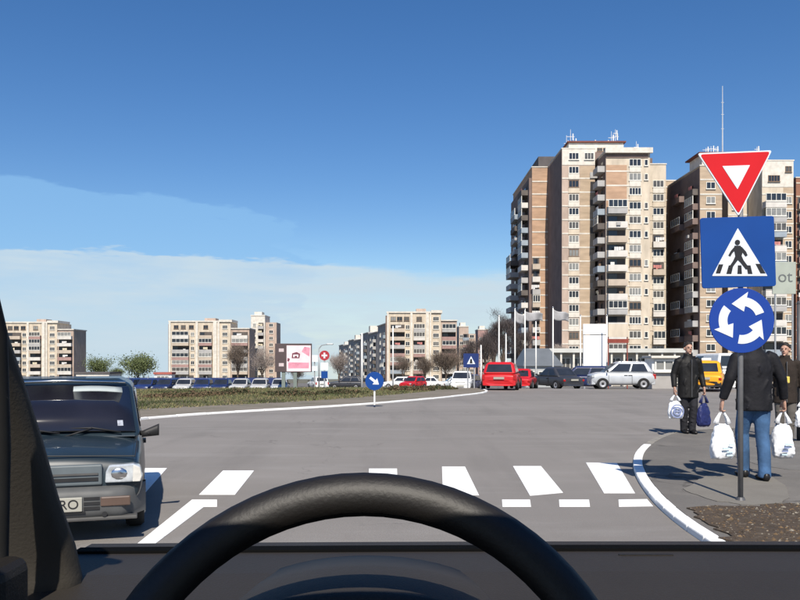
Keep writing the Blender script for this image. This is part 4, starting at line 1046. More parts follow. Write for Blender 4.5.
def flagpole(label, px, ytop, flag=None, Y=88):
    b = gz(Y); h = wz(ytop, Y) - b; t = thing('flagpole', label, 'flagpole', (wx(px, Y), Y, b), group='flagpoles before the tall tower')
    m = MB(); m.tube([(0, 0, 0), (0, 0, h)], [.11, .06], 10); m.build('pole', pole_white, t, smooth=True)
    m = MB(); m.ell((0, 0, h + .06), .09, .09, .09, 10, 7); m.build('finial', chrome, t, smooth=True)
    if flag:
        wd, hh, dr = flag; m = MB(); nu, nv = 12, 6; idx0 = len(m.v)
        for j in range(nv + 1):
            for i in range(nu + 1):
                u, v = i / nu, j / nv
                m.v.append((.07 + u * wd, .22 * math.sin(u * 7 + v * 1.5) * u ** .5, h - .15 - v * hh * (1 - .2 * u) - u * dr - .08 * math.sin(u * 6)))
        for j in range(nv):
            for i in range(nu): m.f.append([j * (nu + 1) + i, j * (nu + 1) + i + 1, (j + 1) * (nu + 1) + i + 1, (j + 1) * (nu + 1) + i]); m.m.append(0)
        o = m.build('flag', flagc, t, smooth=True); sl = o.modifiers.new('t', 'SOLIDIFY'); sl.thickness = .012
flagpole('leftmost thick flagpole above the red hatchback, without a flag', 499, 316)
flagpole('short flagpole second from the left above the red hatchback', 506, 334)
flagpole('flagpole with a drooping flag, third from the left', 515, 309, (1.1, 1.2, .8))
flagpole('flagpole with a striped looking flag, fourth from the left', 525, 310, (1.9, 1.0, .25))
flagpole('bare flagpole with short crossbar left of the pale pavilion', 536, 322)
flagpole('flagpole with the widest flag streaming right, before the tower shaded flank', 553, 308, (1.7, 1.1, .5))
flagpole('tall pole at the left edge of the white banner panel', 580.5, 316)
flagpole('tall pole at the right edge of the white banner panel', 607, 316)
# white banner panel
Yb = 90; bt = thing('banner_panel', 'tall blank white banner panel standing between two poles', 'billboard', (wx(594.5, Yb), Yb, gz(Yb)))
wb = mat('banner_white', (.78, .78, .77), .6, .04, .8)
zt, zm, zl = wz(324, Yb) - gz(Yb), wz(335, Yb) - gz(Yb), wz(366, Yb) - gz(Yb)
MB().box(-1.3, 1.3, -.1, .1, zm + .05, zt).build('upper_panel', wb, bt, bevel=.02); MB().box(-1.28, 1.28, -.1, .1, zl, zm - .03).build('lower_panel', wb, bt, bevel=.02)
for sx in (-1.1, 1.1): MB().box(sx - .08, sx + .08, .1, .25, 0, zt - .2).build('support_post', steel, bt)
# low pavilion with shop fronts
Yp = 125; pv = thing('shop_pavilion', 'long low shop pavilion with pale columns at the foot of the tall tower', 'pavilion', (wx(545, Yp), Yp, gz(Yp)))
Wp = wx(690, Yp) - wx(545, Yp); hp_ = wz(352, Yp) - gz(Yp)
MB().box(0, Wp, 1.2, 10, 0, hp_ - .1).build('wall', mat('shop_wall', (.45, .42, .37), .9, .15, .4), pv)
MB().box(-.3, Wp + .3, -.6, 10.3, hp_ - .09, hp_ + .55).build('roof_fascia', mat('shop_fascia', (.50, .50, .47), .8, .12, .4), pv)
for i in range(12):
    x = .5 + (Wp - 1) * i / 11
    MB().box(x - .14, x + .14, -.3, 0, 0, hp_ - .1).build('column', whitewash, pv)
    if i < 11:
        window(pv, x + (Wp - 1) / 22, 1.2, .5, 1.5, hp_ - 1.4, 2)
# grey tent-like roof building left of it
kt = thing('grey_hall', 'grey low hall with pitched roof behind the flagpoles', 'hall', (wx(543, 110), 110, gz(110)))
gr_m = mat('grey_sheet_metal', (.15, .165, .18), .5, .15, .5, metal=.2)
hw_ = 2.6; MB().box(-hw_, hw_, 0, 9, 0, wz(366, 110) - gz(110)).build('wall', mat('pale_hall_wall', (.36, .37, .37), .8, .1, .4), kt)
ez, rz_ = wz(366, 110) - gz(110), wz(348, 110) - gz(110)
m = MB(); m.loft([[Vector((-hw_ - .2, -.4, ez + .003)), Vector((hw_ + .2, -.4, ez + .003)), Vector((hw_ + .2, 9.3, ez + .003)), Vector((-hw_ - .2, 9.3, ez + .003))], [Vector((-1.8, 3, rz_)), Vector((1.4, 3, rz_)), Vector((1.4, 6, rz_)), Vector((-1.8, 6, rz_))]]); m.build('roof', gr_m, kt)
for i in range(3): window(kt, -1.7 + i * 1.7, 0, .9, 1.3, 1.3, 2)
# white kiosk right of the silver car
Yk = 50; kk = thing('kiosk', 'small white kiosk with a window right of the silver hatchback', 'kiosk', (wx(664, Yk), Yk, gz(Yk)))
MB().box(-.75, .75, 0, 1.5, 0, 1.05).build('counter', mat('kiosk_grey', (.34, .32, .30), .8, .1, 2), kk)
MB().box(-.75, .75, 0, 1.5, 1.053, 1.95).build('upper_wall', white_p, kk); MB().box(-.9, .9, -.35, 1.6, 1.953, 2.1).build('roof', whitewash, kk, bevel=.02)
window(kk, 0, 0, 1.15, 1.2, .7, 2)
# rusty sign board on posts, right of banner
Yr = 84; rb = thing('notice_board', 'pale framed board with red brown lower rail right of the white banner', 'billboard', (wx(618, Yr), Yr, gz(Yr)))
MB().box(-1.05, 1.05, -.05, .05, wz(337, Yr) - gz(Yr), wz(324, Yr) - gz(Yr)).build('board', cream, rb)
MB().box(-1.1, 1.1, -.08, .08, wz(343, Yr) - gz(Yr), wz(339, Yr) - gz(Yr)).build('rail', mat('rust_red', (.22, .05, .035), .8, .15, 2), rb)
for sx in (-1.0, 1.0): MB().box(sx - .05, sx + .05, .052, .14, 0, wz(324, Yr) - gz(Yr)).build('post', mat('rust_red', (.2, .05, .03)), rb)

# billboard
Yb = 72; bb_ = thing('billboard', 'large billboard with dark left strip and pink white poster on two legs', 'billboard', (wx(293.5, Yb), Yb, gz(Yb)))
bz0, bz1 = wz(372, Yb) - gz(Yb), wz(343.5, Yb) - gz(Yb); X0, X1 = -1.65, 1.65
MB().box(X0, X1, -.12, .12, bz0, bz1).build('panel', mat('billboard_dark', (.075, .055, .055), .6, .1, 1), bb_, bevel=.03)
poster = MB().box(X0 + 1.05, X1 - .08, -.145, -.123, bz0 + .06, bz1 - .18).build('poster', mat('poster_pink', (.72, .58, .60), .6, .14, 1.3), bb_)
zc = (bz0 + bz1) / 2
pk = mat('poster_dark_print', (.16, .05, .07), .6, .2, 3); ppk = mat('poster_rose_print', (.60, .25, .32), .6, .2, 3); pwh = mat('poster_white_print', (.8, .78, .76), .6, .05, 3)
def pp(poly, mt, d): MB().prism(poly, -.146 - d, -.1455).build('print', mt, poster)
pp([(-.15, zc - .05), (.55, zc - .05), (.62, zc + .35), (.3, zc + .52), (-.1, zc + .4)], pk, .004); pp([(.0, zc + .05), (.45, zc + .05), (.45, zc + .28), (.0, zc + .28)], pwh, .008); pp([(.12, zc - .0), (.34, zc - .0), (.34, zc + .18), (.12, zc + .18)], pk, .011)
pp([(-.45, zc - .95), (1.4, zc - .95), (1.4, zc - .45), (-.45, zc - .4)], ppk, .004); pp([(.75, zc + .55), (1.45, zc + .1), (1.5, zc + .9), (1.0, zc + 1.0)], ppk, .004); pp([(-.55, zc - .3), (-.38, zc - .35), (-.3, zc - .1), (-.5, zc)], pk, .006)
for zz in (bz1 - .75, bz0 + .5): MB().box(X0 + .35, X0 + .8, -.14, -.121, zz, zz + .3).build('side_print', mat('billboard_pale_print', (.5, .42, .42), .6, .1, 2), bb_)
for sx in (-.9, .15): MB().box(sx - .16, sx + .16, -.05, .11, 0, bz0 - .002).build('leg', mat('billboard_leg', (.16, .19, .17), .6, .1, 2), bb_)
# red cross totem
Yt = 74; tt = thing('totem_sign', 'red round totem sign with white cross above blue and white panels', 'sign', (wx(324.5, Yt), Yt, gz(Yt)))
zc = wz(355.5, Yt) - gz(Yt)
m = MB(); n = 24; m.prism([(math.cos(2 * math.pi * i / n) * .46, zc + math.sin(2 * math.pi * i / n) * .46) for i in range(n)], -.08, .08); d_ = m.build('disc', mat('totem_red', (.36, .03, .04), .7, .15, 2), tt)
MB().box(-.26, .26, -.10, -.082, zc - .08, zc + .08).build('cross_bar', sign_white, d_); MB().box(-.08, .08, -.103, -.0825, zc - .26, zc + .26).build('cross_bar', sign_white, d_)
MB().box(-.07, .07, -.06, .06, 0, zc - .4).build('post', steel, tt)
MB().box(-.35, .35, -.08, -.061, zc - 1.35, zc - .65).build('panel', sign_white, tt); MB().box(-.3, .3, -.08, -.061, zc - 2.1, zc - 1.45).build('panel', sign_blue, tt)
ws_ = thing('sign_board', 'small white board between the billboard and the totem', 'sign', (wx(314.5, 76), 76, gz(76)))
MB().box(-.35, .35, -.05, .05, wz(362, 76) - gz(76), wz(355, 76) - gz(76)).build('board', sign_white, ws_); MB().box(-.3, .3, -.05, .05, wz(371, 76) - gz(76), wz(366, 76) - gz(76)).build('board', sign_white, ws_); MB().box(-.05, .05, .051, .12, 0, wz(355, 76) - gz(76)).build('post', steel, ws_)
# blue hoarding behind the parked row
hb_ = thing('hoarding', 'long navy blue hoarding behind the far row of parked cars', 'fence', (wx(195, 84), 84, gz(84)))
hm = mat('hoarding_blue', (.02, .035, .12), .7, .2, .8); pan = MB().box(-.98, .98, -.03, .03, .1, 1.25).mesh('panel', hm); pst = MB().box(-.05, .05, -.06, .06, 0, 1.4).mesh('post', steel)
for i in range(9): inst('panel', pan, hb_, (-8 + i * 2.05, 0, 0)); inst('post', pst, hb_, (-9.02 + i * 2.05, 0, 0))
# small red white kiosk left of block
rk = thing('kiosk', 'tiny red and white kiosk left of the cream block by the green trees', 'kiosk', (wx(163, 130), 130, gz(130)))
MB().box(-1.4, 1.4, 0, 2, 0, 1.9).build('wall', white_p, rk); MB().box(-1.5, 1.5, -.2, 2.1, 1.903, 2.25).build('fascia', mat('faded_red', (.34, .10, .08), .8, .2, 1), rk); window(rk, 0, 0, .8, 2, .9, 3)
wl = thing('low_hall', 'low pale flat roofed hall beyond the dark hatchback roof', 'hall', (wx(92, 150), 150, gz(150)))
MB().box(-3.0, 3.2, 0, 6, 0, wz(377, 150) - gz(150) + .6).build('wall', whitewash, wl); MB().box(-3.2, 3.4, -.2, 6.2, wz(377, 150) - gz(150) + .603, wz(377, 150) - gz(150) + .9).build('roof', roofm, wl)
for i in range(3): window(wl, -2 + i * 2, 0, .6, 1.2, .8, 2)

# ------------------------------------------------------------------ traffic signs
def disc_poly(r, cx, cz, n=40): return [(cx + math.cos(2 * math.pi * i / n) * r, cz + math.sin(2 * math.pi * i / n) * r) for i in range(n)]
def rrect(w_, h, r, cx, cz):
    p = []
    for qx, qz, a0 in ((1, 1, 0), (-1, 1, 90), (-1, -1, 180), (1, -1, 270)):
        for k in range(5):
            a = R(a0 + 22.5 * k); p.append((cx + qx * (w_ / 2 - r) + math.cos(a) * r, cz + qz * (h / 2 - r) + math.sin(a) * r))
    return p
def rtri(pts, r):
    out_ = []; n = len(pts)
    for i in range(n):
        p = Vector(pts[i]); a = (Vector(pts[i - 1]) - p).normalized(); b = (Vector(pts[(i + 1) % n]) - p).normalized()
        s, e = p + a * r, p + b * r
        for k in range(5):
            t_ = k / 4; out_.append(tuple(s.lerp(p, t_).lerp(p.lerp(e, t_), t_)))
    return out_
sb = gp(740.5, 500.5, KZ - .008); sY = sb.y; k_ = sY / F
def sx_(px): return (px - 740.5) * k_
def sz_(py): return wz(py, sY) - sb.z
SP = thing('traffic_sign_post', 'grey post with red give way triangle, blue crossing square and blue roundabout disc', 'traffic sign', tuple(sb))
m = MB(); m.tube([(0, 0, -.02), (0, 0, 1.5), (0, 0, sz_(160))], .025, 14); m.build('pole', mat('weathered_pole_steel', (.17, .17, .175), .6, .2, 7, metal=.3), SP, smooth=True)
m = MB(); m.tube([(0, 0, 0), (0, 0, .035)], [.05, .035], 12); m.build('foot', dark_steel, SP)
# give way: pixel outline
tri = [(sx_(x), sz_(y)) for x, y in ((695.5, 154.5), (770, 151.5), (736.5, 217.5))]
def shrink(pts, f):
    c = sum((Vector(p) for p in pts), Vector((0, 0))) / len(pts); return [tuple(c.lerp(Vector(p), f)) for p in pts]
gw = MB().prism(rtri(tri, .03), -.050, -.034).build('give_way_plate', sign_white, SP, bevel=.003)
MB().prism(rtri(shrink(tri, .935), .03), -.0535, -.0505).build('red_field', sign_red, gw)
MB().prism(rtri([(sx_(x), sz_(y)) for x, y in ((720, 167.5), (747.5, 166.5), (735, 190.5))], .006), -.0570, -.0540).build('white_centre', sign_white, gw)
# crossing square
c0 = ((sx_(699) + sx_(773)) / 2, (sz_(218) + sz_(287.5)) / 2); sw = sx_(773) - sx_(699.5); shh = sz_(217.5) - sz_(287.5)
M_ = Matrix.Translation((c0[0], 0, c0[1])) @ Matrix.Rotation(R(-1.8), 4, 'Y') @ Matrix.Translation((-c0[0], 0, -c0[1]))
cs = MB().prism(rrect(sw, shh, .025, *c0), -.050, -.034, M_).build('crossing_plate', sign_blue, SP, bevel=.003)
wt = [(sx_(x), sz_(y)) for x, y in ((735.5, 229), (710, 276.5), (765, 276.5))]
MB().prism(rtri(wt, .006), -.0535, -.0505).build('white_triangle', sign_white, cs)
def P_(pts): return [(sx_(x), sz_(y)) for x, y in pts]
for q in ([(716.5, 265), (721, 265), (718, 274), (713.5, 274)], [(726.5, 266), (731, 266), (729, 274.5), (724, 274.5)], [(735.5, 266), (739, 266), (739.5, 274.5), (735, 274.5)], [(744, 266), (748, 266), (750, 274.5), (745.5, 274.5)], [(753, 264.5), (757.5, 264.5), (763, 274), (758, 274)]):
    MB().prism(P_(q), -.0562, -.0537).build('crossing_bar', sign_black, cs)
fig = MB(); y0, y1 = -.0588, -.0566
fig.prism(disc_poly(2.6 * k_, sx_(735), sz_(243.2), 16), y0, y1)
fig.prism(P_([(732, 246.5), (738, 246.5), (740.5, 252), (739, 257), (733, 257.5), (732, 252)]), y0 - .0003, y1)      # torso
fig.prism(P_([(733, 256.5), (739, 256.5), (741, 261), (746.5, 268.5), (743.5, 270), (738, 263), (735.5, 260.5), (732.5, 264.5), (728.5, 270), (726, 268.5), (730.5, 262)]), y0 - .0006, y1)
fig.prism(P_([(737.5, 247), (739.5, 248), (743.5, 252.5), (745, 256), (743, 257), (740.5, 253.5)]), y0 - .0009, y1)
fig.prism(P_([(732.5, 247), (733.5, 250), (730, 253.5), (728, 257), (726, 256), (728.5, 251.5)]), y0 - .0012, y1)
fig.build('pedestrian_figure', sign_black, cs)
# roundabout disc
dc = (sx_(739.7), sz_(320.7)); dr = 32.3 * k_
rd = MB().prism(disc_poly(dr, dc[0], dc[1], 56), -.050, -.034).build('roundabout_plate', mat('sign_blue_disc', (0.010, 0.045, 0.26), .6, .05, 3, spec=.2), SP, bevel=.003)
for k in range(3):
    a0 = R(20 + 120 * k); ri, ro_ = dr * .45, dr * .72; n = 10; a1 = a0 + R(58)
    poly = [(dc[0] + math.cos(a0 + (a1 - a0) * i / n) * ro_, dc[1] + math.sin(a0 + (a1 - a0) * i / n) * ro_) for i in range(n + 1)]
    hm_ = (ri + ro_) / 2
    poly += [(dc[0] + math.cos(a1) * dr * .90, dc[1] + math.sin(a1) * dr * .90), (dc[0] + math.cos(a1 + R(44)) * hm_ * 1.03, dc[1] + math.sin(a1 + R(44)) * hm_ * 1.03), (dc[0] + math.cos(a1) * dr * .28, dc[1] + math.sin(a1) * dr * .28)]
    poly += [(dc[0] + math.cos(a1 + (a0 - a1) * i / n) * ri, dc[1] + math.sin(a1 + (a0 - a1) * i / n) * ri) for i in range(n + 1)]
    MB().prism(poly, -.0535, -.0505).build('arrow', sign_white, rd)
for zz in (sz_(178), sz_(236), sz_(270), sz_(305), sz_(338)):
    MB().box(-.05, .05, -.0335, .04, zz - .015, zz + .015).build('clamp', dark_steel, SP)

# small round arrow sign on the island
ab = gp(374.5, 397.5, .3); Ya = ab.y
AS = thing('traffic_sign', 'small round blue sign with white arrow on the grass island', 'traffic sign', (ab.x, Ya, mound(ab.x, Ya) - .02))
zc = wz(381, Ya) - AS.location.z; r_ = 9.2 / F * Ya
m = MB(); m.tube([(0, 0, 0), (0, 0, zc + .2)], .03, 8); m.build('pole', pole_white, AS)
d_ = MB().prism(disc_poly(r_, 0, zc, 32), -.06, -.035).build('plate', sign_blue, AS, bevel=.004)
def rot2(p, a): return (p[0] * math.cos(a) - p[1] * math.sin(a), p[0] * math.sin(a) + p[1] * math.cos(a) + zc)
ar = [(-.62, .14), (.05, .14), (.05, .42), (.62, 0), (.05, -.42), (.05, -.14), (-.62, -.14)]
MB().prism([rot2((x * r_, y * r_), R(-38)) for x, y in ar], -.066, -.0605).build('arrow', sign_white, d_)
# big blue crossing sign in the distance
Yc = 50; CS_ = thing('traffic_sign', 'distant blue square crossing sign with white triangle left of the red hatchback', 'traffic sign', (wx(471, Yc), Yc, gz(Yc)))
zc = wz(360.5, Yc) - gz(Yc); s_ = 7.0 / F * Yc
for q in (-.2, .2): MB().box(q - .04, q + .04, -.02, .06, 0, zc + s_ * .8).build('post', steel, CS_)
d_ = MB().prism(rrect(2 * s_ * 1.1, 2 * s_, .05, 0, zc), -.06, -.0205).build('plate', mat('deep_sign_blue', (.012, .03, .13), .5, .1, 2), CS_)
MB().prism([(0, zc + .27), (-.26, zc - .22), (.26, zc - .22)], -.068, -.0605).build('white_triangle', sign_white, d_)
MB().prism([(-.05, zc + .1), (.05, zc + .1), (.09, zc - .18), (-.09, zc - .18)], -.074, -.0685).build('pedestrian_figure', sign_black, d_)
# dark post at the right frame edge
dp_ = gp(799.5, 440, KZ); simple = thing('steel_post', 'dark steel post at the right picture edge behind the shoppers', 'post', (dp_.x, dp_.y, KZ - .01))
m = MB(); m.tube([(0, 0, 0), (0, 0, 2.35)], .045, 12); m.build('shaft', dark_steel, simple, smooth=True); m = MB(); m.ell((0, 0, 2.37), .05, .05, .04, 12, 6); m.build('cap', dark_steel, simple)

# ------------------------------------------------------------------ people
skin_m = mat('skin', (0.44, 0.26, 0.19), .55, .08, 12, spec=.3)
hair_d = mat('dark_hair', (0.025, 0.02, 0.017), .6, .3, 30)
leather = mat('black_leather', (0.007, 0.0065, 0.0065), .62, .3, 9, bump=.25, bscale=22, spec=.3)
cloth_blk = mat('black_cloth', (0.016, 0.016, 0.020), .85, .3, 12, bump=.3, bscale=30)
cloth_navy = mat('navy_padded_cloth', (0.007, 0.007, 0.010), .75, .3, 9, bump=.3, bscale=18)
jeans = mat('blue_denim', (0.045, 0.10, 0.20), .9, .45, 5, bump=.25, bscale=40)
brown_c = mat('brown_wool', (0.026, 0.019, 0.015), .9, .25, 9, bump=.3, bscale=40)
beige_t = mat('grey_beige_trousers', (0.10, 0.09, 0.08), .9, .15, 9)
shoe_m = mat('black_shoe', (0.012, 0.011, 0.011), .4, .2, 9)
eye_m = mat('eye_dark', (0.02, 0.015, 0.012), .3, .1, 9)
lip_m = mat('lips', (0.26, 0.10, 0.08), .6, .1, 9)
def person(label, loc, rz, scale, top_m, leg_m, stride=.0, ax=.085, coat_hem=.74, hair='short', arms=None, head_turn=0.0, lean=0.0):
    t = thing('person', label, 'person', loc, rz); t.scale = (scale,) * 3
    sh = [Vector((s * .185, 0, 1.40)) for s in (-1, 1)]
    arms = arms or {}
    el, wr = {}, {}
    for i, s in enumerate((-1, 1)):
        a = arms.get(s, dict(e=(.275, .03, 1.13), w=(.295, -.05, .875)))
        el[s] = Vector((s * a['e'][0], a['e'][1], a['e'][2])); wr[s] = Vector((s * a['w'][0], a['w'][1], a['w'][2]))
    hip = {s: Vector((s * .09, 0, .92)) for s in (-1, 1)}
    ank = {s: Vector((s * ax, -s * stride, .085)) for s in (-1, 1)}
    knee = {s: (hip[s] + ank[s]) / 2 + Vector((s * .012, -.03 - abs(stride) * .15, .02)) for s in (-1, 1)}
    # --- body
    m = MB()
    def el_ring(zc, rx, ry, yo=0): return [Vector((rx * math.cos(2 * math.pi * k / 18), yo + ry * math.sin(2 * math.pi * k / 18), zc)) for k in range(18)]
    m.loft([el_ring(*q) for q in ((.84, .13, .10), (.95, .165, .115), (1.1, .14, .10), (1.28, .165, .11), (1.38, .17, .10), (1.44, .10, .07), (1.48, .058, .058), (1.56, .055, .055, -.005))])
    hc = Vector((0, -.015, 1.635)); Mh = Matrix.Translation(hc) @ Matrix.Rotation(head_turn, 4, 'Z') @ Matrix.Translation(-hc)
    m.ell((hc.x, hc.y + .012, hc.z + .022), .076, .094, .098, 18, 12, Mh)
    m.ell((hc.x, hc.y - .022, hc.z - .045), .057, .066, .072, 16, 10, Mh)      # jaw
    m.ell((hc.x, hc.y - .074, hc.z - .102), .022, .018, .016, 10, 6, Mh)        # chin
    m.tube([Mh @ Vector((0, hc.y - .082, hc.z + .018)), Mh @ Vector((0, hc.y - .103, hc.z - .018)), Mh @ Vector((0, hc.y - .084, hc.z - .035))], [.009, .016, .013], 8)
    for s in (-1, 1):
        m.ell((s * .078, hc.y + .012, hc.z - .01), .012, .02, .032, 10, 7, Mh)
        m.ell((s * .032, hc.y - .078, hc.z + .028), .02, .012, .008, 8, 6, Mh)  # brow
        m.tube([sh[0 if s < 0 else 1], el[s], wr[s]], [.05, .042, .028], 10)
        m.tube([hip[s], knee[s], ank[s]], [.07, .05, .04], 10)
        # hand closed on a bag handle
        wv = wr[s]; d = (wr[s] - el[s]).normalized(); inn = Vector((-s, 0, 0))
        dn = (Vector((0, 0, -1)) * .6 + d * .4).normalized(); fw = Vector((0, -1, 0))
        m.tube([wv - dn * .02, wv + dn * .045, wv + dn * .09], [.028, .038, .036], 10, (.55, 1.05))
        for i, (yo, ln) in enumerate(((.033, .95), (.011, 1.05), (-.011, 1.0), (-.032, .82))):
            b = wv + dn * .085 + fw * yo
            m.tube([b, b + dn * .036 * ln - inn * .004, b + dn * .055 * ln + inn * .022, b + dn * .038 * ln + inn * .040], [.0105, .010, .0095, .008], 7)
        b = wv + dn * .03 + fw * .034
        m.tube([b, b + dn * .03 + fw * .016 + inn * .014, b + dn * .062 + fw * .008 + inn * .03], [.013, .0115, .009], 7)
    m.build('body', skin_m, t, remesh=.0065)
    # --- hair: a cap that follows the skull, higher at the forehead
    m = MB(); rings = []; na = 22
    for i in range(7):
        f = i / 6; ring = []
        for k in range(na):
            az = 2 * math.pi * k / na; front = max(0, -math.sin(az))
            lim = 1.66 - .68 * front ** 1.3 + .42 * max(0, math.sin(az))
            pol = .04 + (lim - .04) * f
            rr = 1.08 + .03 * math.sin(az * 5 + i)
            ring.append(Mh @ Vector((hc.x + .077 * rr * math.sin(pol) * math.cos(az), hc.y + .014 + .096 * rr * math.sin(pol) * math.sin(az), hc.z + .022 + .102 * rr * math.cos(pol))))
        rings.append(ring)
    m.loft(rings, True); m.build('hair', hair_d, t, smooth=True)
    for s in (-1, 1):
        m = MB(); m.ell((s * .031, hc.y - .085, hc.z + .008), .010, .006, .006, 10, 6, Mh); m.build('eye', eye_m, t, smooth=True)
    m = MB(); m.ell((0, hc.y - .088, hc.z - .062), .022, .008, .006, 10, 6, Mh); m.build('mouth', lip_m, t, smooth=True)
    # --- jacket
    m = MB()
    m.loft([el_ring(*q) for q in ((coat_hem, .205, .155), (.85, .20, .15), (.98, .195, .145), (1.12, .195, .14), (1.28, .20, .135), (1.37, .19, .12), (1.44, .125, .095), (1.485, .085, .085), (1.525, .078, .082))])
    for i, s in enumerate((-1, 1)):
        e1 = el[s]; s1 = sh[i]; w1 = wr[s] + (el[s] - wr[s]).normalized() * .015
        m.tube([s1 + Vector((-s * .05, 0, .01)), s1 + Vector((s * .015, 0, -.02)), s1.lerp(e1, .5) + Vector((s * .008, 0, 0)), e1, e1.lerp(w1, .5), w1], [.070, .078, .070, .062, .056, .050], 14)
    rnd = random.Random(int(loc[0] * 100))
    for k in range(26):      # folds
        zc = rnd.uniform(coat_hem + .05, 1.35); az = rnd.uniform(0, 6.28); p = Vector((.2 * math.cos(az), .145 * math.sin(az), zc))
        m.tube([p + Vector((rnd.uniform(-.05, .05), rnd.uniform(-.02, .02), .08)), p, p + Vector((rnd.uniform(-.05, .05), rnd.uniform(-.02, .02), -.08))], [.004, .014, .004], 6)
    jk = m.build('jacket', top_m, t, remesh=.0125)
    m = MB(); m.loft([[Vector((r_ * math.cos(2 * math.pi * k / 16), r_ * 1.02 * math.sin(2 * math.pi * k / 16), zc)) for k in range(16)] for r_, zc in ((.088, 1.47), (.084, 1.50), (.082, 1.535), (.070, 1.535), (.070, 1.47))], False)
    m.build('collar', top_m, jk, smooth=True)
    MB().box(-.006, .006, -.165, -.12, coat_hem + .02, 1.42).build('zip', dark_steel, jk)
    # --- trousers and shoes
    m = MB(); m.loft([el_ring(*q) for q in ((.80, .165, .12), (.90, .18, .13), (1.0, .175, .125), (1.05, .17, .12))])
    for s in (-1, 1):
        m.tube([hip[s] + Vector((0, 0, .05)), hip[s] + Vector((0, 0, -.1)), knee[s], knee[s].lerp(ank[s], .5) + Vector((0, .012, 0)), ank[s] + Vector((0, 0, .01)), ank[s] + Vector((0, -.008, -.045))], [.098, .098, .078, .072, .068, .072], 14)
        for k in range(6):
            p = knee[s].lerp(ank[s], k / 6) + Vector((rnd.uniform(-.05, .05), -.06, 0)); m.tube([p + Vector((-.05, 0, .02)), p, p + Vector((.05, 0, -.01))], [.003, .012, .003], 6)
    m.build('trousers', leg_m, t, remesh=.0125)
    for s in (-1, 1):
        m = MB(); a = ank[s]
        m.loft([[Vector((a.x + w_ * math.cos(q), a.y + yo, zc + h_ * math.sin(q))) for q in [2 * math.pi * k / 14 for k in range(14)]] for yo, w_, zc, h_ in ((.075, .02, .04, .025), (.06, .036, .05, .048), (.0, .042, .06, .058), (-.08, .046, .042, .04), (-.15, .044, .032, .030), (-.185, .025, .026, .018))])
        m.build('shoe', shoe_m, t, smooth=True)
    return t, {s: t.matrix_basis @ (wr[s] + (Vector((0, 0, -.6)) + (wr[s] - el[s]).normalized() * .4).normalized() * .128 + Vector((-s * .014, 0, 0))) for s in (-1, 1)}
white_bag = mat('white_plastic_bag', (0.74, 0.75, 0.77), .38, .06, 5, bump=.35, bscale=14, spec=.4)
blue_bag = mat('dark_blue_bag', (0.016, 0.022, 0.10), .45, .15, 5, bump=.35, bscale=14, spec=.4)
print_blue = mat('bag_print_blue', (0.22, 0.26, 0.42), .5, .2, 9); print_teal = mat('bag_print_pale', (0.50, 0.62, 0.66), .5, .1, 6)
crumple = bpy.data.textures.new('crumple', 'VORONOI'); crumple.noise_scale = .075; crumple.weight_1 = -.6; crumple.weight_2 = 1.0
def bag(label, top, wd, h, mt, rz=0, seed=0, prnt=None, group='plastic carrier bags', dep=.16):
    """handle loop hangs from the point `top`; the bag drops below it"""
    rnd = random.Random(seed); t = thing('carrier_bag', label, 'bag', (top.x, top.y, top.z - h), rz, group)
    n = 28; rings = []; lv = [(0.0, .70, .35), (.025, .93, .75), (.12, 1.0, 1.0), (.25, 1.03, 1.0), (.4, .97, .9), (.52, .93, .72), (.62, .80, .5), (.70, .62, .34), (.76, .52, .22)]
    for f, a, b in lv:
        ring = []
        for k in range(n):
            q = 2 * math.pi * k / n; c_, s_ = math.cos(q), math.sin(q)
            x = abs(c_) ** .55 * (1 if c_ > 0 else -1) * wd / 2 * a; y = abs(s_) ** .7 * (1 if s_ > 0 else -1) * dep / 2 * b
            nz_ = mnoise.noise(Vector((x * 13 + seed, y * 13, f * 5 + seed))); rr = 1 + .22 * nz_
            ring.append(Vector((x * rr, y * (1 + .3 * nz_), f * h + .012 * nz_ * (f > 0))))
        rings.append(ring)
    m = MB(); m.loft(rings); b_ = m.build('sack', mt, t, smooth=True, subsurf=2)
    dsp = b_.modifiers.new('d', 'DISPLACE'); dsp.texture = crumple; dsp.strength = .045; dsp.mid_level = .5; dsp.texture_coords = 'GLOBAL'
    for sy in (-1, 1):
        m = MB(); pts = [(-wd * .26, sy * .02, h * .74), (-wd * .20, sy * .018, h * .84), (-wd * .07, sy * .014, h * .965), (0, sy * .012, h + .004), (wd * .07, sy * .014, h * .965), (wd * .20, sy * .018, h * .84), (wd * .26, sy * .02, h * .74)]
        m.tube(pts, [.030, .017, .008, .007, .008, .017, .030], 8, (1, .4)); m.build('handle', mt, t, smooth=True)
    if prnt == 'ring':
        for r0, r1, mt2 in ((.34, .42, print_blue), (.16, .26, print_blue)):
            pr = MB(); nn = 24
            o_ = [Vector((math.cos(2 * math.pi * k / nn) * wd * r1, -dep * .54 - .012, h * .33 + math.sin(2 * math.pi * k / nn) * wd * r1)) for k in range(nn)]; i_ = [Vector((v.x * r0 / r1, v.y, h * .33 + (v.z - h * .33) * r0 / r1)) for v in o_]
            pr.loft([o_, i_], False, True); ob = pr.build('print', mt2, b_); sl = ob.modifiers.new('t', 'SOLIDIFY'); sl.thickness = .004
        MB().box(-wd * .26, wd * .26, -dep * .54 - .015, -dep * .54 - .009, h * .30, h * .36).build('print', print_blue, b_)
    if prnt == 'bars':
        for k in range(4):
            w2 = wd * rnd.uniform(.2, .34); x0 = rnd.uniform(-.02, .06) * wd / .3
            MB().box(x0 - w2 / 2, x0 + w2 / 2, -dep * .53 - .016, -dep * .53 - .006, h * (.10 + .07 * k), h * (.13 + .07 * k)).build('print', random.choice((print_blue, print_teal)), b_)
    return t
pg = KZ - .004
c = gp(688, 433, KZ); 
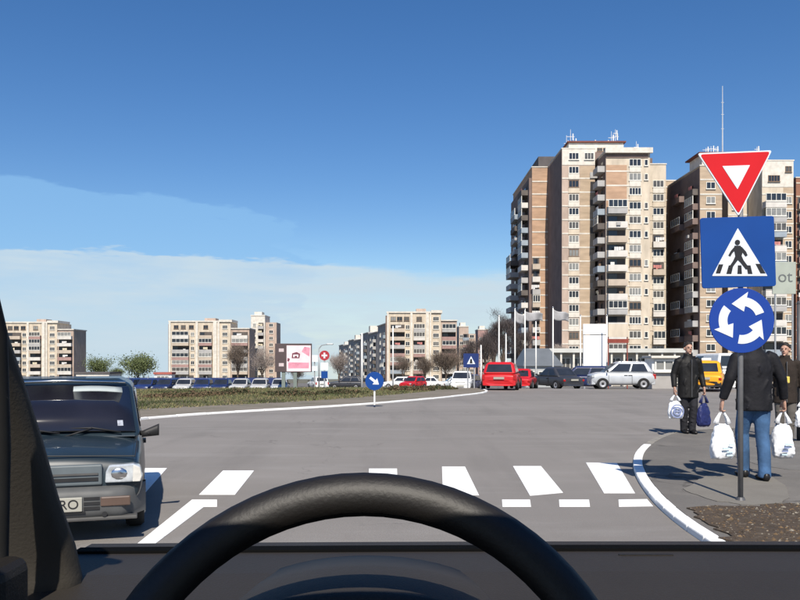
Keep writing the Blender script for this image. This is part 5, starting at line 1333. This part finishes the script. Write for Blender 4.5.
_, hd1 = person('man in black leather jacket and dark trousers facing the camera with two bags', (c.x, c.y, pg), R(6), .985, leather, cloth_blk, .06, .055, .68)
bag('white carrier bag with round print in the hand of the man in leather', hd1[-1], .31, .46, white_bag, R(4), 1, 'ring')
bag('dark blue bag in the other hand of the man in leather', hd1[1], .32, .62, blue_bag, R(25), 2)
c = gp(754, 478.5, KZ)
_, hd2 = person('person in dark jacket and blue jeans behind the sign post, seen from the back', (c.x, c.y, pg), R(180), 1.01, cloth_navy, jeans, .16, .050, .78,
               arms={-1: dict(e=(.30, .03, 1.14), w=(.36, -.04, .90)), 1: dict(e=(.29, .03, 1.14), w=(.345, -.04, .90))})
bag('full white carrier bag left of the sign post', hd2[1], .30, .57, white_bag, R(8), 3, 'bars', dep=.2)
bag('full white carrier bag right of the blue jeans', hd2[-1], .26, .56, white_bag, R(-12), 4, 'bars', dep=.2)
c = gp(785, 441, KZ)
_, hd3 = person('person in brown coat and pale trousers at the right picture edge', (c.x, c.y, pg), R(-14), .955, brown_c, beige_t, .03, .07, .68, head_turn=R(-25),
               arms={-1: dict(e=(.27, .0, 1.15), w=(.10, -.24, 1.17))})
bag('white bag half cut by the right picture edge', hd3[1], .30, .48, white_bag, 0, 6, 'bars')
# a yellow packet held up by the person in brown
q_ = hd3[-1]; pk_ = tag(MB().box(-.05, .05, -.03, .03, -.02, .09).build('packet', mat('yellow_packet', (.62, .48, .10), .5, .15, 9), None, (q_.x, q_.y, q_.z), bevel=.012), 'small yellow packet held by the person in the brown coat', 'packet')

# ------------------------------------------------------------------ the car we sit in
dash_m = mat('dashboard_plastic', (0.026, 0.022, 0.018), .62, .10, 6, bump=.5, bscale=420, bdist=.0012, spec=.35)
dash_d = mat('dashboard_dark_plastic', (0.012, 0.010, 0.008), .6, .12, 6, bump=.4, bscale=420, bdist=.0012, spec=.35)
rim_m = mat('steering_wheel_rubber', (0.007, 0.0055, 0.0045), .55, .15, 9, bump=.25, bscale=300, bdist=.0012, spec=.5)
trim_m = mat('pillar_trim', (0.050, 0.044, 0.036), .75, .07, 6, bump=.3, bscale=300, bdist=.0012, spec=.25)
shell_m = car_paint('own_car_paint', (.20, .21, .22))
EC = thing('own_car', 'interior of the car in front of the viewer: black steering wheel, grey dashboard and pillar', 'car', (0.30, 0, 0))
EX = -.30
def eb(mb, name, mt, par=None, **k): return mb.build(name, mt, par or EC, (EX, 0, 0), **k) if par is None else mb.build(name, mt, par, **k)
# dashboard: loft across X of a YZ profile
def dprof(x):
    bow = .012 * (1 - ((x - .3) / .8) ** 2)
    Yf = 1.02 - .06 * ((x - .3) / .8) ** 2
    zt = 1.4 - (542.5 - HY) / F * Yf + bow * .35
    return [(Yf + .05, zt - .06), (Yf + .004, zt - .006), (Yf - .012, zt), (Yf - .040, zt + .0005), (Yf - .16, zt + .001), (Yf - .26, zt - .006), (Yf - .32, zt - .03), (Yf - .36, zt - .09), (Yf - .35, zt - .34), (Yf + .05, zt - .34)]
xs = [-.372 + 1.30 * i / 30 for i in range(31)]
m = MB(); rings = []
for x in xs: rings.append([Vector((x, a, b)) for a, b in dprof(x)])
m.loft(rings); dash = eb(m, 'dashboard', dash_m, smooth=False)
m = MB(); rings = []
for x in xs:
    a, c_ = dprof(x)[3]; rings.append([Vector((x, a + dy, c_ + dz)) for dy, dz in ((-.004, .0005), (-.006, .003), (-.026, .003), (-.028, .0005))])
m.loft(rings); m.build('cowl_seam', mat('seam_black', (.003, .003, .003), .9, .1, 9, spec=.05), dash)
# vent insert in the slot on the right
m = MB(); yv = 1.02 - .05; zv = 1.4 - (542.5 - HY) / F * 1.015
for i in range(5): m.box(.262 + i * .011, .270 + i * .011, .935, .966, zv - .012, zv + .003)
m.box(.255, .318, .930, .9345, zv - .012, zv + .005); m.build('defrost_vent', dash_d, dash)
# corner wedge by the pillar and raised left rim
m = MB(); m.loft([[Vector((x, y, zz)) for x, y, zz in r_] for r_ in ([(-.368, .985, 1.163), (-.368, .60, 1.125), (-.368, .60, .95), (-.368, .985, .95)], [(-.27, 1.0, 1.1665), (-.10, .60, 1.17), (-.10, .60, .95), (-.27, 1.0, .95)])])
eb(m, 'dashboard_end', dash_d, bevel=.01, seg=3)
# instrument hood: arch behind the wheel
m = MB(); rings = []
for yo, sc, dz in ((.86, 1.0, 0), (.80, 1.02, .002), (.70, 1.05, .003), (.685, 1.04, -.002), (.69, .97, -.012), (.80, .9, -.02)):
    rings.append([Vector((-.035 + math.cos(math.pi - math.pi * k / 24) * .150 * sc, yo, 1.115 + dz + math.sin(math.pi * k / 24) ** .8 * .077 * sc)) for k in range(25)])
m.loft(rings, False, False); hood_o = eb(m, 'instrument_hood', dash_m, smooth=True); sl = hood_o.modifiers.new('t', 'SOLIDIFY'); sl.thickness = .004
m = MB(); m.box(-.17, .10, .80, .81, 1.0, 1.125); m.build('instrument_panel', dash_d, hood_o)
# steering wheel
SR = .196; tr_ = .0172; tilt = R(24); uy = Vector((0, math.sin(tilt), math.cos(tilt))); ux_ = Vector((1, 0, 0)); un = ux_.cross(uy)
cW = Vector((wx(360, .58), .57, 1.1135))
sw_ = bpy.data.objects.new('steering_wheel', None); COL.objects.link(sw_); sw_.parent = EC; sw_.location = (EX + cW.x, cW.y, cW.z)
m = MB(); n, k2 = 72, 14; rings = []
for i in range(n + 1):
    a = 2 * math.pi * i / n; rd_ = ux_ * math.cos(a) + uy * math.sin(a)
    rings.append([rd_ * (SR + tr_ * 1.05 * math.cos(q)) + un * tr_ * .95 * math.sin(q) for q in [2 * math.pi * j / k2 for j in range(k2)]])
m.loft(rings, False); m.build('rim', rim_m, sw_, smooth=True)
m = MB(); m.loft([[ux_ * math.cos(q) * .075 * s_ + uy * (math.sin(q) * .06 * s_ - .02) - un * d_ for q in [2 * math.pi * j / 24 for j in range(24)]] for s_, d_ in ((.9, -.03), (1, -.02), (1, .015), (.8, .025))]); m.build('hub', dash_d, sw_, smooth=True)
for a in (R(-8), R(188)):
    rd_ = ux_ * math.cos(a) + uy * math.sin(a); pr_ = ux_ * -math.sin(a) + uy * math.cos(a)
    m = MB(); m.loft([[rd_ * r_ + pr_ * w_ * c_ + un * d_ for c_, d_ in ((-1, -.008), (1, -.008), (1, .008), (-1, .008))] for r_, w_ in ((.06, .03), (.12, .022), (SR - .005, .026))]); m.build('spoke', dash_d, sw_, bevel=.005)
# windscreen pillar trim: lofted along the pillar
def at(px, py, Y): return Vector((wx(px, Y), Y, wz(py, Y)))
rings = []
for (pxr, py, Y, wl) in ((88, 620, .80, .17), (80, 575, .80, .16), (74, 548, .79, .14), (57, 500, .76, .115), (40, 440, .73, .10), (24, 390, .70, .092), (8, 343, .67, .088), (-12, 280, .63, .085), (-66, 130, .54, .08), (-150, -60, .46, .08)):
    p = at(pxr, py, Y)
    rings.append([p + Vector(v) * 1 for v in ((0, 0, 0), (-.006, -.016, 0), (-.03, -.030, 0), (-wl * .7, -.036, 0), (-wl, -.02, 0), (-wl - .01, .02, 0), (-wl * .6, .05, 0), (-.02, .035, 0), (-.004, .014, 0))])
m = MB(); m.loft(rings); pil = eb(m, 'windscreen_pillar', trim_m, smooth=True)
m = MB(); m.tube([at(-4, 640, .70), at(-2, 560, .69), at(0, 450, .665), at(-4, 333, .63), at(-22, 260, .60), at(-60, 130, .52)], .0085, 10); m.build('door_seal', black_rub, pil, smooth=True)
# side vent with slats at the lower left
sv = at(-4, 596, .66)
m = MB(); m.box(sv.x - .03, sv.x + .012, .64, .70, sv.z - .05, sv.z + .026); vent = eb(m, 'side_vent', dash_d, bevel=.012, seg=3)
for k in range(5):
    MB().box(sv.x - .026, sv.x + .009, .632, .6395, sv.z - .035 + k * .014, sv.z - .029 + k * .014).build('slat', blackp, vent)
# the rest of the shell: roof, bonnet, doors, sills, tail, seats, wheels
XL, XR = -.46, 1.06
def rr_(x0, x1, y, z0, cr=.04, n=10): return [Vector((x0 + (x1 - x0) * i / n, y, z0 + cr * (1 - (2 * i / n - 1) ** 2))) for i in range(n + 1)]
m = MB(); top_ = [rr_(XL + .06, XR - .06, y, zz) for y, zz in ((.22, 1.668), (.05, 1.69), (-.5, 1.705), (-1.2, 1.69), (-1.9, 1.60))]  # unseen roof, front edge set back to let sun reach the dashboard
m.loft(top_, False, False); o = eb(m, 'roof', shell_m, smooth=True); sl = o.modifiers.new('t', 'SOLIDIFY'); sl.thickness = .04; sl.offset = -1
m = MB(); m.loft([rr_(XL, XR, y, zz, .03) for y, zz in ((1.10, 1.03), (1.5, .98), (2.0, .90), (2.25, .80), (2.32, .62), (2.34, .35))], False, False); o = eb(m, 'bonnet', shell_m, smooth=True); sl = o.modifiers.new('t', 'SOLIDIFY'); sl.thickness = .03; sl.offset = -1
for x0, x1 in ((XL, XL + .04), (XR - .04, XR)):
    m = MB(); m.prism([(0, 0)] * 0 or [(-1.95, .30), (2.30, .30), (2.30, .72), (1.12, .98), (-1.95, 1.02)], x0, x1, Matrix(((0, 1, 0, 0), (1, 0, 0, 0), (0, 0, 1, 0), (0, 0, 0, 1)))); eb(m, 'side_panel', shell_m, bevel=.012)
    m = MB(); xm = (x0 + x1) / 2; m.tube([(xm, -.75, 1.0), (xm * .95 + .01, -.72, 1.66)], .04, 8); eb(m, 'centre_pillar', trim_m)
    m = MB(); m.tube([(xm, -1.85, 1.0), (xm * .95 + .01, -1.75, 1.62)], .06, 8); eb(m, 'rear_pillar', trim_m)
m = MB(); m.tube([(XR - .05, 1.05, 1.02), (XR - .10, .45, 1.63)], .03, 8); eb(m, 'right_pillar', trim_m)
m = MB(); m.box(XL + .045, XR - .045, -1.9, 2.2, .28, .31); eb(m, 'floor_pan', dash_d)
m = MB(); m.box(XL + .045, XR - .045, -1.98, -1.91, .30, 1.02); eb(m, 'tail_panel', shell_m, bevel=.02)
for cx_ in (-.02, .64):
    m = MB(); m.box(cx_ - .22, cx_ + .22, -.55, -.08, .32, .62); eb(m, 'seat_cushion', dash_d, bevel=.05, seg=3)
    m = MB(); m.box(cx_ - .22, cx_ + .22, -.70, -.56, .62, 1.18); eb(m, 'seat_back', dash_d, bevel=.05, seg=3)
ty, rm = wheel_meshes(.29, .17)
for sy in (1.55, -1.25):
    for x_, s in ((XL + .09, -1), (XR - .09, 1)):
        wv = bpy.data.objects.new('wheel', None); COL.objects.link(wv); wv.parent = EC; wv.location = (EX + x_, sy, .29); wv.rotation_euler = (0, 0, 0 if s > 0 else math.pi)
        inst('tyre', ty, wv); inst('rim', rm, wv)
